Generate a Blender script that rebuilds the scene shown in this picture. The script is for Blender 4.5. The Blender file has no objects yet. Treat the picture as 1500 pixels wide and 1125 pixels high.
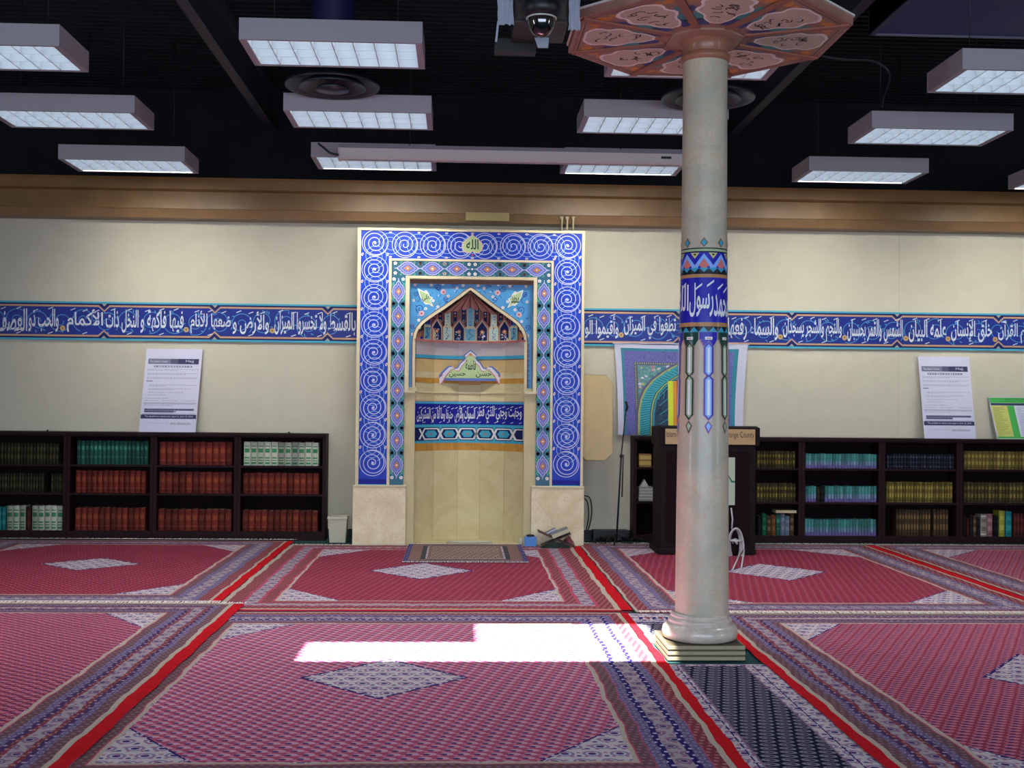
import bpy, math, random
from mathutils import Vector, Matrix
from math import sin, cos, pi, sqrt, radians
rnd = random.Random(7)
SC = bpy.context.scene
COL = SC.collection
# ------------------------------------------------------------------ camera
F, YAW, PITCH, ROLL, CZ = 1700.0, radians(2.498), radians(.990), radians(.542), 1.6
FW = Vector((sin(YAW)*cos(PITCH), cos(YAW)*cos(PITCH), sin(PITCH)))
_r = Vector((cos(YAW), -sin(YAW), 0)); _u = _r.cross(FW)
RT = cos(ROLL)*_r + sin(ROLL)*_u
UP = -sin(ROLL)*_r + cos(ROLL)*_u
cam_d = bpy.data.cameras.new('camera'); cam = bpy.data.objects.new('camera', cam_d); COL.objects.link(cam)
cam_d.sensor_width = 36; cam_d.lens = 36*F/1500; cam_d.clip_end = 200
M3 = Matrix((RT, UP, -FW)).transposed().to_4x4()
cam.matrix_world = Matrix.Translation((0, 0, CZ)) @ M3
SC.camera = cam
def at(px, py, Y):
    v = RT*((px-750)/F) - UP*((py-562.5)/F) + FW
    t = Y/v.y
    return v.x*t, CZ+v.z*t
def fl(px, py, z=0.0):
    v = RT*((px-750)/F) - UP*((py-562.5)/F) + FW
    t = (z-CZ)/v.z
    return v.x*t, v.y*t
# ------------------------------------------------------------------ world, exposure, daylight
SC.view_settings.view_transform = 'Standard'; SC.view_settings.look = 'None'
SC.view_settings.gamma = 1; SC.view_settings.exposure = 0.0; SC.view_settings.use_curve_mapping = False
W = bpy.data.worlds.new('sky'); SC.world = W; W.use_nodes = True
W.node_tree.nodes['Background'].inputs[0].default_value = (.45, .62, 1, 1)
W.node_tree.nodes['Background'].inputs[1].default_value = 1.2
SC.cycles.max_bounces = 6; SC.cycles.diffuse_bounces = 4; SC.cycles.glossy_bounces = 3
SC.cycles.transmission_bounces = 4; SC.cycles.caustics_reflective = False; SC.cycles.caustics_refractive = False
SUN_D = Vector((.22, .5, -1)).normalized()
sl = bpy.data.lights.new('sun', 'SUN'); sl.energy = 48; sl.angle = radians(.6); sl.color = (1, .97, .93)
so = bpy.data.objects.new('sun', sl); COL.objects.link(so)
so.rotation_euler = SUN_D.to_track_quat('-Z', 'Y').to_euler(); so.location = (-3, -3, 12)
def area(name, loc, direction, sx, sy, energy, color):
    l = bpy.data.lights.new(name, 'AREA'); l.shape = 'RECTANGLE'; l.size = sx; l.size_y = sy; l.energy = energy; l.color = color
    o = bpy.data.objects.new(name, l); COL.objects.link(o); o.location = loc
    o.rotation_euler = Vector(direction).to_track_quat('-Z', 'Y').to_euler()
    return o
# daylight through the storefront glass behind the camera and the two side windows
area('daylight_rear', (1, -2.86, 1.75), (0, 1, -.45), 12.0, 2.7, 900, (.70, .80, 1))
area('daylight_left', (-8.86, 3.5, 1.9), (1, 0, 0), .4, 2.6, 150, (.78, .86, 1))
area('daylight_right', (10.86, 1.7, 1.9), (-1, 0, 0), .4, 2.6, 150, (.78, .86, 1))
TUBE = 3.3   # fluorescent strength

# ------------------------------------------------------------------ colours and materials
def lin(h):
    if isinstance(h, (tuple, list)): return tuple(h)
    c = [int(h[i:i+2], 16)/255 for i in (0, 2, 4)]
    return tuple(x/12.92 if x <= .04045 else ((x+.055)/1.055)**2.4 for x in c)
MC = {}
def mat(name, col, rough=.55, spec=.4, metal=0, noise=.0, nscale=30, bump=0, coat=0):
    if name in MC: return MC[name]
    m = bpy.data.materials.new(name); m.use_nodes = True; nt = m.node_tree; b = nt.nodes['Principled BSDF']
    c = lin(col)
    b.inputs['Base Color'].default_value = (*c, 1); b.inputs['Roughness'].default_value = rough
    b.inputs['Specular IOR Level'].default_value = spec; b.inputs['Metallic'].default_value = metal
    if coat: b.inputs['Coat Weight'].default_value = coat; b.inputs['Coat Roughness'].default_value = .12
    if noise or bump:
        tc = nt.nodes.new('ShaderNodeTexCoord'); n = nt.nodes.new('ShaderNodeTexNoise'); n.inputs['Scale'].default_value = nscale
        n.inputs['Detail'].default_value = 4; nt.links.new(tc.outputs['Object'], n.inputs['Vector'])
        if noise:
            r = nt.nodes.new('ShaderNodeValToRGB'); e = r.color_ramp.elements
            e[0].position = .3; e[1].position = .7
            e[0].color = (*[x*(1-noise) for x in c], 1); e[1].color = (*[min(1, x*(1+noise)) for x in c], 1)
            nt.links.new(n.outputs['Fac'], r.inputs['Fac']); nt.links.new(r.outputs['Color'], b.inputs['Base Color'])
        if bump:
            bp = nt.nodes.new('ShaderNodeBump'); bp.inputs['Strength'].default_value = bump; bp.inputs['Distance'].default_value = .01
            nt.links.new(n.outputs['Fac'], bp.inputs['Height']); nt.links.new(bp.outputs['Normal'], b.inputs['Normal'])
    MC[name] = m
    return m
class X:
    """tiny node-expression helper"""
    def __init__(s, nt, sock): s.nt = nt; s.s = sock
    def op(s, o, b=None, c=None):
        n = s.nt.nodes.new('ShaderNodeMath'); n.operation = o; s.nt.links.new(s.s, n.inputs[0])
        for i, q in ((1, b), (2, c)):
            if q is None: continue
            if isinstance(q, X): s.nt.links.new(q.s, n.inputs[i])
            else: n.inputs[i].default_value = q
        return X(s.nt, n.outputs[0])
    def __add__(s, b): return s.op('ADD', b)
    def __sub__(s, b): return s.op('SUBTRACT', b)
    def __mul__(s, b): return s.op('MULTIPLY', b)
def motif(name, base, layers, rough=.95, wobble=.0, stain=.15, sheen=.0):
    """woven repeat: base colour with rows of elliptical spots. layers: (sx, sy, ox, oy, r0, r1, colour, tilt)"""
    if name in MC: return MC[name]
    m = bpy.data.materials.new(name); m.use_nodes = True; nt = m.node_tree; b = nt.nodes['Principled BSDF']
    b.inputs['Roughness'].default_value = rough; b.inputs['Specular IOR Level'].default_value = .08
    b.inputs['Sheen Weight'].default_value = sheen; b.inputs['Sheen Roughness'].default_value = .4
    tc = nt.nodes.new('ShaderNodeTexCoord'); sp = nt.nodes.new('ShaderNodeSeparateXYZ')
    nt.links.new(tc.outputs['Object'], sp.inputs[0])
    x0 = X(nt, sp.outputs[0]); y0 = X(nt, sp.outputs[1])
    nz = nt.nodes.new('ShaderNodeTexNoise'); nz.inputs['Scale'].default_value = 2.2; nz.inputs['Detail'].default_value = 3
    nt.links.new(tc.outputs['Object'], nz.inputs['Vector']); nf = X(nt, nz.outputs['Fac'])
    if wobble:
        x0 = x0 + (nf-.5)*wobble; y0 = y0 + (nf-.5)*wobble
    col = None
    rgb = nt.nodes.new('ShaderNodeRGB'); rgb.outputs[0].default_value = (*lin(base), 1); cur = rgb.outputs[0]
    for sx, sy, ox, oy, r0, r1, c, tilt in layers:
        u = x0*sx + ox; v = y0*sy + oy
        row = v.op('FLOOR'); u = (u + row*.5 + v*tilt).op('FRACT') - .5; v = v.op('FRACT') - .5
        d = (u*u + v*v).op('SQRT')
        k = d.op('LESS_THAN', r1)
        if r0: k = k*d.op('GREATER_THAN', r0)
        mx = nt.nodes.new('ShaderNodeMix'); mx.data_type = 'RGBA'
        nt.links.new(k.s, mx.inputs['Factor']); nt.links.new(cur, mx.inputs['A']); mx.inputs['B'].default_value = (*lin(c), 1)
        cur = mx.outputs['Result']
    if stain:
        mm = nt.nodes.new('ShaderNodeMix'); mm.data_type = 'RGBA'; mm.blend_type = 'MULTIPLY'; mm.inputs['Factor'].default_value = 1
        k = nf*(-2*stain) + (1+stain)
        cb = nt.nodes.new('ShaderNodeCombineColor')
        for i in range(3): nt.links.new(k.s, cb.inputs[i])
        nt.links.new(cur, mm.inputs['A']); nt.links.new(cb.outputs[0], mm.inputs['B']); cur = mm.outputs['Result']
    nt.links.new(cur, b.inputs['Base Color'])
    MC[name] = m
    return m
def marble(name, a, b_, c, scale=2.5, rough=.4, coat=0):
    if name in MC: return MC[name]
    m = bpy.data.materials.new(name); m.use_nodes = True; nt = m.node_tree; b = nt.nodes['Principled BSDF']
    b.inputs['Roughness'].default_value = rough
    if coat: b.inputs['Coat Weight'].default_value = coat; b.inputs['Coat Roughness'].default_value = .06
    tc = nt.nodes.new('ShaderNodeTexCoord')
    n = nt.nodes.new('ShaderNodeTexNoise'); n.inputs['Scale'].default_value = scale; n.inputs['Detail'].default_value = 6; n.inputs['Distortion'].default_value = 1.6
    n2 = nt.nodes.new('ShaderNodeTexNoise'); n2.inputs['Scale'].default_value = scale*3.1; n2.inputs['Detail'].default_value = 3; n2.inputs['Distortion'].default_value = 2.5
    nt.links.new(tc.outputs['Object'], n.inputs['Vector']); nt.links.new(tc.outputs['Object'], n2.inputs['Vector'])
    r = nt.nodes.new('ShaderNodeValToRGB'); e = r.color_ramp.elements
    e[0].position = .32; e[0].color = (*lin(a), 1); e[1].position = .62; e[1].color = (*lin(b_), 1)
    r2 = nt.nodes.new('ShaderNodeValToRGB'); e = r2.color_ramp.elements
    e[0].position = .46; e[0].color = (0, 0, 0, 1); e[1].position = .5; e[1].color = (1, 1, 1, 1); q = e.new(.56); q.color = (0, 0, 0, 1)
    nt.links.new(n.outputs['Fac'], r.inputs['Fac']); nt.links.new(n2.outputs['Fac'], r2.inputs['Fac'])
    mx = nt.nodes.new('ShaderNodeMix'); mx.data_type = 'RGBA'
    k = X(nt, r2.outputs['Color'])*.45
    nt.links.new(k.s, mx.inputs['Factor']); nt.links.new(r.outputs['Color'], mx.inputs['A']); mx.inputs['B'].default_value = (*lin(c), 1)
    nt.links.new(mx.outputs['Result'], b.inputs['Base Color'])
    MC[name] = m
    return m
def emit(name, col, s):
    m = bpy.data.materials.new(name); m.use_nodes = True; b = m.node_tree.nodes['Principled BSDF']
    b.inputs['Base Color'].default_value = (.8, .8, .8, 1); b.inputs['Emission Color'].default_value = (*lin(col), 1); b.inputs['Emission Strength'].default_value = s
    return m
# ------------------------------------------------------------------ geometry collector
class G:
    def __init__(s, mp=None, step=.0009, tri=None):
        s.v = []; s.f = []; s.m = []; s.sm = []; s.mats = []; s.mp = mp; s.step = step; s.tri = tri
    def mi(s, m):
        if m not in s.mats: s.mats.append(m)
        return s.mats.index(m)
    def add(s, vs, fs, m, smooth=False):
        o = len(s.v); s.v += [tuple(p) for p in vs]; k = s.mi(m)
        for f in fs: s.f.append([o+i for i in f]); s.m.append(k); s.sm.append(smooth)
    # ---- solids in world space
    def box(s, x0, x1, y0, y1, z0, z1, m):
        s.add([(x0,y0,z0),(x1,y0,z0),(x1,y1,z0),(x0,y1,z0),(x0,y0,z1),(x1,y0,z1),(x1,y1,z1),(x0,y1,z1)],
              [(0,3,2,1),(4,5,6,7),(0,1,5,4),(1,2,6,5),(2,3,7,6),(3,0,4,7)], m)
    def bar(s, a, b, w, h, m, up=(0,0,1)):
        a = Vector(a); b = Vector(b); d = (b-a).normalized(); u = Vector(up)
        if abs(d.dot(u)) > .99: u = Vector((0,1,0))
        r = d.cross(u).normalized()*w/2; q = r.cross(d).normalized()*h/2
        vs = [p+i*r+j*q for p in (a, b) for i, j in ((-1,-1),(1,-1),(1,1),(-1,1))]
        s.add(vs, [(0,1,2,3),(7,6,5,4),(0,4,5,1),(1,5,6,2),(2,6,7,3),(3,7,4,0)], m)
    def prism(s, pts, y0, y1, m, ax='y'):
        """outline in the x-z plane pushed from y0 to y1 (ax='z': outline in x-y from z0 to z1)"""
        n = len(pts)
        A = sum(pts[i][0]*pts[(i+1) % n][1]-pts[(i+1) % n][0]*pts[i][1] for i in range(n))
        if A < 0: pts = pts[::-1]
        if ax == 'y': vs = [(p[0], y0, p[1]) for p in pts]+[(p[0], y1, p[1]) for p in pts]; fs = [list(range(n)), list(range(2*n-1, n-1, -1))]
        elif ax == 'z': vs = [(p[0], p[1], y1) for p in pts]+[(p[0], p[1], y0) for p in pts]; fs = [list(range(n)), list(range(2*n-1, n-1, -1))]
        else: vs = [(y1, p[0], p[1]) for p in pts]+[(y0, p[0], p[1]) for p in pts]; fs = [list(range(n)), list(range(2*n-1, n-1, -1))]
        fs += [(i, n+i, n+(i+1) % n, (i+1) % n) for i in range(n)]
        s.add(vs, fs, m)
    def lathe(s, prof, c, m, n=40, cap=True, smooth=True):
        vs = []; fs = []; k = len(prof)
        for i in range(n):
            a = 2*pi*i/n
            for r, z in prof: vs.append((c[0]+r*cos(a), c[1]+r*sin(a), c[2]+z))
        for i in range(n):
            j = (i+1) % n
            for q in range(k-1): fs.append((i*k+q, j*k+q, j*k+q+1, i*k+q+1))
        s.add(vs, fs, m, smooth)
        if cap:
            for q in (0, k-1):
                if prof[q][0] > 1e-5: s.add([vs[i*k+q] for i in range(n)], [tuple(range(n)) if q else tuple(range(n-1, -1, -1))], m)
    def tube(s, pts, r, m, n=8, closed=False):
        P = [Vector(p) for p in pts]; vs = []; fs = []; N = len(P); pr = None
        for i, p in enumerate(P):
            d = (P[min(i+1, N-1)]-P[max(i-1, 0)]) if not closed else (P[(i+1) % N]-P[i-1])
            d = d.normalized() if d.length > 1e-9 else Vector((0, 0, 1))
            if pr is None:
                u = Vector((0, 0, 1)) if abs(d.z) < .9 else Vector((1, 0, 0)); pr = d.cross(u).normalized()
            pr = (pr - d*pr.dot(d)).normalized(); q = d.cross(pr)
            for k in range(n): a = 2*pi*k/n; vs.append(p+pr*cos(a)*r+q*sin(a)*r)
        for i in range(N if closed else N-1):
            j = (i+1) % N
            for k in range(n): fs.append((i*n+k, i*n+(k+1) % n, j*n+(k+1) % n, j*n+k))
        if not closed: fs += [tuple(range(n-1, -1, -1)), tuple((N-1)*n+k for k in range(n))]
        s.add(vs, fs, m, True)
    def ball(s, c, r, m, n=16, sz=1, k0=-1, k1=1):
        prof = []
        for i in range(n+1):
            a = -pi/2+pi*i/n
            if sin(a) < k0-1e-6 or sin(a) > k1+1e-6: continue
            prof.append((max(r*cos(a), 1e-6), r*sin(a)*sz))
        s.lathe(prof, c, m, n=24, cap=False)
    # ---- painting on a mapped surface
    def face(s, pts, m, l=0):
        n = len(pts); A = sum(pts[i][0]*pts[(i+1) % n][1]-pts[(i+1) % n][0]*pts[i][1] for i in range(n))
        if A < 0: pts = pts[::-1]
        if s.tri and n <= 4: s._split(pts, m, l, 0)
        elif s.tri:
            c = (sum(p[0] for p in pts)/n, sum(p[1] for p in pts)/n)
            for i in range(n): s._split([c, pts[i], pts[(i+1) % n]], m, l, 0)
        else: s.add([s.mp(u, v, l*s.step) for u, v in pts], [tuple(range(n))], m)
    def _split(s, pts, m, l, dep):
        us = [p[0] for p in pts]
        if dep > 7 or max(us)-min(us) <= s.tri:
            s.add([s.mp(u, v, l*s.step) for u, v in pts], [tuple(range(len(pts)))], m); return
        if len(pts) == 4:
            s._split(pts[:3], m, l, dep); s._split([pts[0], pts[2], pts[3]], m, l, dep); return
        b = max(range(3), key=lambda i: abs(pts[i][0]-pts[(i+1) % 3][0])); p, q, r = pts[b], pts[(b+1) % 3], pts[(b+2) % 3]
        c = ((p[0]+q[0])/2, (p[1]+q[1])/2)
        s._split([p, c, r], m, l, dep+1); s._split([c, q, r], m, l, dep+1)
    def fan(s, c, pts, m, l=0):
        n = len(pts)
        for i in range(n): s.face([c, pts[i], pts[(i+1) % n]], m, l)
    def rect(s, u0, v0, u1, v1, m, l=0, n=1):
        for i in range(n):
            a = u0+(u1-u0)*i/n; b = u0+(u1-u0)*(i+1)/n
            s.face([(a, v0), (b, v0), (b, v1), (a, v1)], m, l)
    def rib(s, pts, w, m, l=0, closed=False):
        N = len(pts); L = []; R = []
        for i, p in enumerate(pts):
            a = pts[(i-1) % N] if (closed or i) else p; b = pts[(i+1) % N] if (closed or i < N-1) else p
            dx, dy = b[0]-a[0], b[1]-a[1]; d = sqrt(dx*dx+dy*dy) or 1
            k = w(i/(N-1)) if callable(w) else w
            nx, ny = -dy/d*k/2, dx/d*k/2
            L.append((p[0]+nx, p[1]+ny)); R.append((p[0]-nx, p[1]-ny))
        for i in range(N if closed else N-1):
            j = (i+1) % N; s.face([R[i], R[j], L[j], L[i]], m, l)
    def disc(s, c, r, m, l=0, n=10, sy=1, rot=0):
        s.face([(c[0]+r*cos(a)*cos(rot)-r*sy*sin(a)*sin(rot), c[1]+r*cos(a)*sin(rot)+r*sy*sin(a)*cos(rot)) for a in [2*pi*i/n for i in range(n)]], m, l)
    def flower(s, c, r, m, m2, l=0, n=5):
        for k in range(n):
            a = 2*pi*k/n+.3; s.disc((c[0]+r*.6*cos(a), c[1]+r*.6*sin(a)), r*.42, m, l, 6)
        s.disc(c, r*.33, m2, l+1, 6)
    def spiral(s, c, r0, r1, a0, turns, w, m, l=0, n=60, hand=1):
        s.rib([(c[0]+(r0+(r1-r0)*t)*cos(a0+hand*2*pi*turns*t), c[1]+(r0+(r1-r0)*t)*sin(a0+hand*2*pi*turns*t)) for t in [i/n for i in range(n+1)]], w, m, l)
    def text(s, txt, u0, v0, u1, v1, m, l=0, arab=True, keep=False, align='C'):
        vs, tr = glyphs(shape(txt) if arab else txt)
        if not vs: return
        x0 = min(p[0] for p in vs); x1 = max(p[0] for p in vs); y0 = min(p[1] for p in vs); y1 = max(p[1] for p in vs)
        kx = (u1-u0)/(x1-x0); ky = (v1-v0)/(y1-y0)
        if keep: kx = ky = min(kx, ky)
        ou = u0 if align == 'L' else (u0+u1)/2-(x1-x0)*kx/2
        q = [(ou+(p[0]-x0)*kx, v0+(p[1]-y0)*ky) for p in vs]
        if s.tri:
            for t in tr: s.face([q[i] for i in t], m, l)
        else: s.add([s.mp(a, b, l*s.step) for a, b in q], tr, m)
_gc = {}
def glyphs(txt):
    if txt in _gc: return _gc[txt]
    c = bpy.data.curves.new('glyph', 'FONT'); c.body = txt; c.resolution_u = 2; c.offset = .016 if ord(max(txt)) > 1000 else 0; c.fill_mode = 'FRONT'
    o = bpy.data.objects.new('glyph', c); COL.objects.link(o); bpy.context.view_layer.update()
    me = o.to_mesh(); me.calc_loop_triangles()
    vs = [(v.co.x, v.co.y) for v in me.vertices]; tr = []
    for t in me.loop_triangles:
        i, j, k = t.vertices; A = (vs[j][0]-vs[i][0])*(vs[k][1]-vs[i][1])-(vs[k][0]-vs[i][0])*(vs[j][1]-vs[i][1])
        if abs(A) > 1e-9: tr.append((i, j, k) if A > 0 else (i, k, j))
    o.to_mesh_clear(); bpy.data.objects.remove(o); bpy.data.curves.remove(c)
    _gc[txt] = (vs, tr)
    return _gc[txt]
_two = {0x627: 0xFE8D, 0x623: 0xFE83, 0x625: 0xFE87, 0x622: 0xFE81, 0x629: 0xFE93, 0x62F: 0xFEA9, 0x630: 0xFEAB, 0x631: 0xFEAD, 0x632: 0xFEAF, 0x648: 0xFEED, 0x649: 0xFEEF}
_four = {0x628: 0xFE8F, 0x62A: 0xFE95, 0x62B: 0xFE99, 0x62C: 0xFE9D, 0x62D: 0xFEA1, 0x62E: 0xFEA5, 0x633: 0xFEB1, 0x634: 0xFEB5, 0x635: 0xFEB9, 0x636: 0xFEBD,
         0x637: 0xFEC1, 0x638: 0xFEC5, 0x639: 0xFEC9, 0x63A: 0xFECD, 0x641: 0xFED1, 0x642: 0xFED5, 0x643: 0xFED9, 0x644: 0xFEDD, 0x645: 0xFEE1, 0x646: 0xFEE5, 0x647: 0xFEE9, 0x64A: 0xFEF1}
def shape(t):
    """joined letter forms in visual order"""
    out = []; i = 0; joined = False
    while i < len(t):
        c = ord(t[i]); nx = ord(t[i+1]) if i+1 < len(t) else 0
        if c == 0x644 and nx in (0x627, 0x623, 0x625, 0x622):
            b = {0x627: 0xFEFB, 0x623: 0xFEF7, 0x625: 0xFEF9, 0x622: 0xFEF5}[nx]
            out.append(chr(b+(1 if joined else 0))); i += 2; joined = False; continue
        if c in _two: out.append(chr(_two[c]+(1 if joined else 0))); joined = False
        elif c in _four:
            f = nx in _two or nx in _four
            out.append(chr(_four[c]+({(0, 0): 0, (1, 0): 1, (0, 1): 2, (1, 1): 3}[(int(joined), int(f))]))); joined = f
        else: out.append(t[i]); joined = False
        i += 1
    return ''.join(reversed(out))
# ------------------------------------------------------------------ objects
def tag(o, label=None, cat=None, group=None, kind=None):
    if label: o['label'] = label
    if cat: o['category'] = cat
    if group: o['group'] = group
    if kind: o['kind'] = kind
    return o
def thing(name, label, cat, loc, group=None):
    o = bpy.data.objects.new(name, None); COL.objects.link(o); o.location = loc; o.empty_display_size = .1
    return tag(o, label, cat, group)
def build(name, g, parent=None, label=None, origin=None, bev=0):
    me = bpy.data.meshes.new(name)
    o = bpy.data.objects.new(name, me); COL.objects.link(o)
    off = Vector((0, 0, 0))
    if parent:
        r = parent
        while r.parent: r = r.parent
        off = Vector(r.location); o.parent = parent
    elif origin: off = Vector(origin); o.location = origin
    me.from_pydata([tuple(Vector(p)-off) for p in g.v], [], g.f)
    for m in g.mats: me.materials.append(m)
    me.polygons.foreach_set('material_index', g.m); me.polygons.foreach_set('use_smooth', g.sm); me.update()
    if bev:
        b = o.modifiers.new('edge', 'BEVEL'); b.width = bev; b.segments = 2; b.limit_method = 'ANGLE'
    if label: o['label'] = label
    return o
def structure(name, g, label=None, **k):
    return tag(build(name, g, **k), label, None, None, 'structure')
# ------------------------------------------------------------------ the room
YW = 13.8                                   # back wall
wall_m = mat('wall_paint', 'bebaa5', .8, .2, noise=.03, nscale=5)
dark_m = mat('ceiling_black', '0c0d14', .8, .3, noise=.4, nscale=3)
beam_m = mat('beam_grey', '2a2c38', .6, .3)
duct_m = mat('duct_navy', '14163c', .45, .5)
trim_m = mat('cornice_wood', '785a32', .4, .4, noise=.12, nscale=4)
black_m = mat('black_plastic', '101012', .45, .4)
floor_m = mat('teal_carpet', '27484a', .95, .1, noise=.25, nscale=60)
white_m = mat('white_enamel', 'b4aca6', .45, .4)
HZ = 5.3
g = G(); g.box(-9, 11, -3, YW+.1, -.1, 0, floor_m); structure('floor', g)
g = G(); g.box(-9.1, 11.1, YW, YW+.15, 0, HZ, wall_m)
xs, _ = at(1317, 400, YW); [g.box(xs-.006, xs+.006, YW-.003, YW+.001, a, b, mat('joint_shadow', 'b8b09a', .9)) for a, b in ((1.25, 2.29), (2.76, 3.7))]; structure('wall_back', g)
gb = G(); gb.box(-9, 11, YW-.012, YW, 4.2, HZ, dark_m); structure('trim_3', gb, 'black painted strip of wall above the wooden cornice')
# side walls and rear wall with window openings
def wall_holed(name, ax, pos, lo, hi, a0, a1, z0, z1, th):
    g = G()
    for p, q, r, s_ in ((lo, a0, 0, HZ), (a1, hi, 0, HZ), (a0, a1, 0, z0), (a0, a1, z1, HZ)):
        if ax == 'x': g.box(min(pos, pos+th), max(pos, pos+th), p, q, r, s_, wall_m)
        else: g.box(p, q, min(pos, pos+th), max(pos, pos+th), r, s_, wall_m)
    structure(name, g)
wall_holed('wall_left', 'x', -9, -3, YW, 3.05, 3.95, .6, 3.2, -.12)
wall_holed('wall_right', 'x', 11, -3, YW, 1.2, 2.2, .6, 3.2, .12)
wall_holed('wall_rear', 'y', -3, -9, 11, -5, 7, .4, 3.1, -.12)
glass_m = mat('window_glass', 'b8ccd8', .05, .5)
frame_m = mat('window_frame_metal', '8a8a8c', .4, .5)
def window(name, ax, pos, a0, a1, z0, z1, th):
    g = G(); P = (lambda p, q, r, s_, m: g.box(min(pos, pos+th), max(pos, pos+th), p, q, r, s_, m)) if ax == 'x' else (lambda p, q, r, s_, m: g.box(p, q, min(pos, pos+th), max(pos, pos+th), r, s_, m))
    n = max(1, int((a1-a0)/1.4))
    for i in range(n+1):
        c = a0+(a1-a0)*i/n; c = min(max(c, a0+.03), a1-.03); P(c-.03, c+.03, z0, z1, frame_m)
    P(a0, a1, z0, z0+.06, frame_m); P(a0, a1, z1-.06, z1, frame_m); P(a0, a1, z0+.9, z0+.94, frame_m)
    structure(name, g)
window('window_1', 'x', -9.1, 3.05, 3.95, .6, 3.2, .06); window('window_2', 'x', 11.1, 1.2, 2.2, .6, 3.2, -.06); window('window_3', 'y', -3.1, -5, 7, .4, 3.1, .06)
# ceiling: dark deck; unseen L-shaped hole added to shape the sunlit floor patch
def up(x, y): k = HZ/-SUN_D.z; return x-SUN_D.x*k, y-SUN_D.y*k
ax0, ay0 = up(-1.0, 7.17); bx0, ay1 = up(.115, 7.76); bx1, by1 = up(1.36, 8.40)
g = G()
for x0, x1, y0, y1 in ((-12, ax0, -6, 17), (bx1, 14, -6, 17), (ax0, bx1, -6, ay0), (ax0, bx1, by1, 17), (ax0, bx0, ay1, by1)):
    g.box(x0, x1, y0, y1, HZ, HZ+.06, dark_m)
for i in range(60):                          # ribs of the deck
    y = 6.4+i*.125
    g.box(-9, 11, y, y+.045, HZ-.035, HZ, dark_m)
structure('ceiling', g)
# cornice
g = G()
zt = at(750, 270, 13.5)[1]; zs = at(750, 289, 13.5)[1]; zb = at(750, 326, 13.5)[1]
g.prism([(13.5, zs), (13.44, zs+.02), (13.44, zt-.03), (13.42, zt), (YW, zt), (YW, zs)], -9, 11, trim_m, ax='x')
g.box(-9, 11, 13.5, YW, zb+.10, zs, trim_m)
g.prism([(13.52, zb+.10), (13.56, zb), (YW, zb), (YW, zb+.10)], -9, 11, mat('cornice_lower', '7e6040', .4, .4, noise=.1, nscale=3), ax='x')
structure('trim_1', g, 'long wooden cornice running above the cream wall')
g = G(); g.box(-9, -1.19, YW-.03, YW, 0, .11, black_m); g.box(1.4, 11, YW-.03, YW, 0, .11, black_m); structure('baseboard_back', g)
# ceiling steel and ducts
for nm, x, lab in (('ceiling_beam', -2.25, 'dark steel ceiling beam running towards the wall on the left'), ('ceiling_beam', 3.15, 'dark steel ceiling beam running towards the wall right of the column')):
    g = G(); g.box(x-.05, x+.05, 6.2, 13.75, 4.78, 4.80, beam_m); g.box(x-.012, x+.012, 6.2, 13.75, 4.8, 5.18, beam_m); g.box(x-.05, x+.05, 6.2, 13.75, 5.18, 5.2, beam_m)
    g.box(x-.05, x+.05, 6.2, 13.75, 5.2, HZ-.035, beam_m)
    tag(build(nm, g, origin=(x, 10, 4.78)), lab, 'beam')
g = G(); g.box(3.24, 10.8, 8.14, 9.12, 4.6, 5.05, mat('duct_navy_bright', '1c1e5a', .5, .4))
for k in range(6): g.box(3.24+k*1.3, 3.28+k*1.3, 8.12, 9.14, 4.585, 5.06, duct_m)
g.box(3.24, 10.8, 9.12, 9.14, 4.585, 4.62, mat('duct_lip', '5a5c68', .5)); g.box(3.24, 10.8, 8.12, 8.14, 4.585, 4.62, duct_m)
tag(build('air_duct', g, origin=(6, 8.55, 4.6)), 'large navy rectangular air duct crossing the ceiling at the upper right', 'duct')
g = G()
g.prism([(7.6+.25*cos(a), 5.0+.25*sin(a)) for a in [2*pi*i/20 for i in range(20)]], -1.95, .6, duct_m, ax='x')
tag(build('air_duct', g, origin=(-.7, 7.6, 4.75)), 'navy air duct high above the ceiling lights left of the security camera', 'duct')
def cable(name, pts, r, m, label, cat='cable', n=8):
    # smooth through the points
    P = [Vector(p) for p in pts]; out = []
    for i in range(len(P)-1):
        a = P[max(i-1, 0)]; b = P[i]; c = P[i+1]; d = P[min(i+2, len(P)-1)]
        for k in range(n):
            t = k/n; out.append(.5*((2*b)+(c-a)*t+(2*a-5*b+4*c-d)*t*t+(3*b-a-3*c+d)*t**3))
    out.append(P[-1]); g = G(); g.tube(out, r, m, 6)
    o = build(name, g, origin=tuple(min(out, key=lambda p: p.z))); return tag(o, label, cat)
def aw(px, py, Y): x, z = at(px, py, Y); return (x, Y, z)
cable('ceiling_cable', [aw(1192, 80, 9.6), aw(1240, 87, 9.6), aw(1278, 89, 9.6), aw(1300, 102, 9.6), aw(1303, 118, 9.6), aw(1295, 140, 9.6), aw(1292, 158, 9.6)], .012, black_m, 'black cable looping under the ceiling right of the column top')
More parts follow.
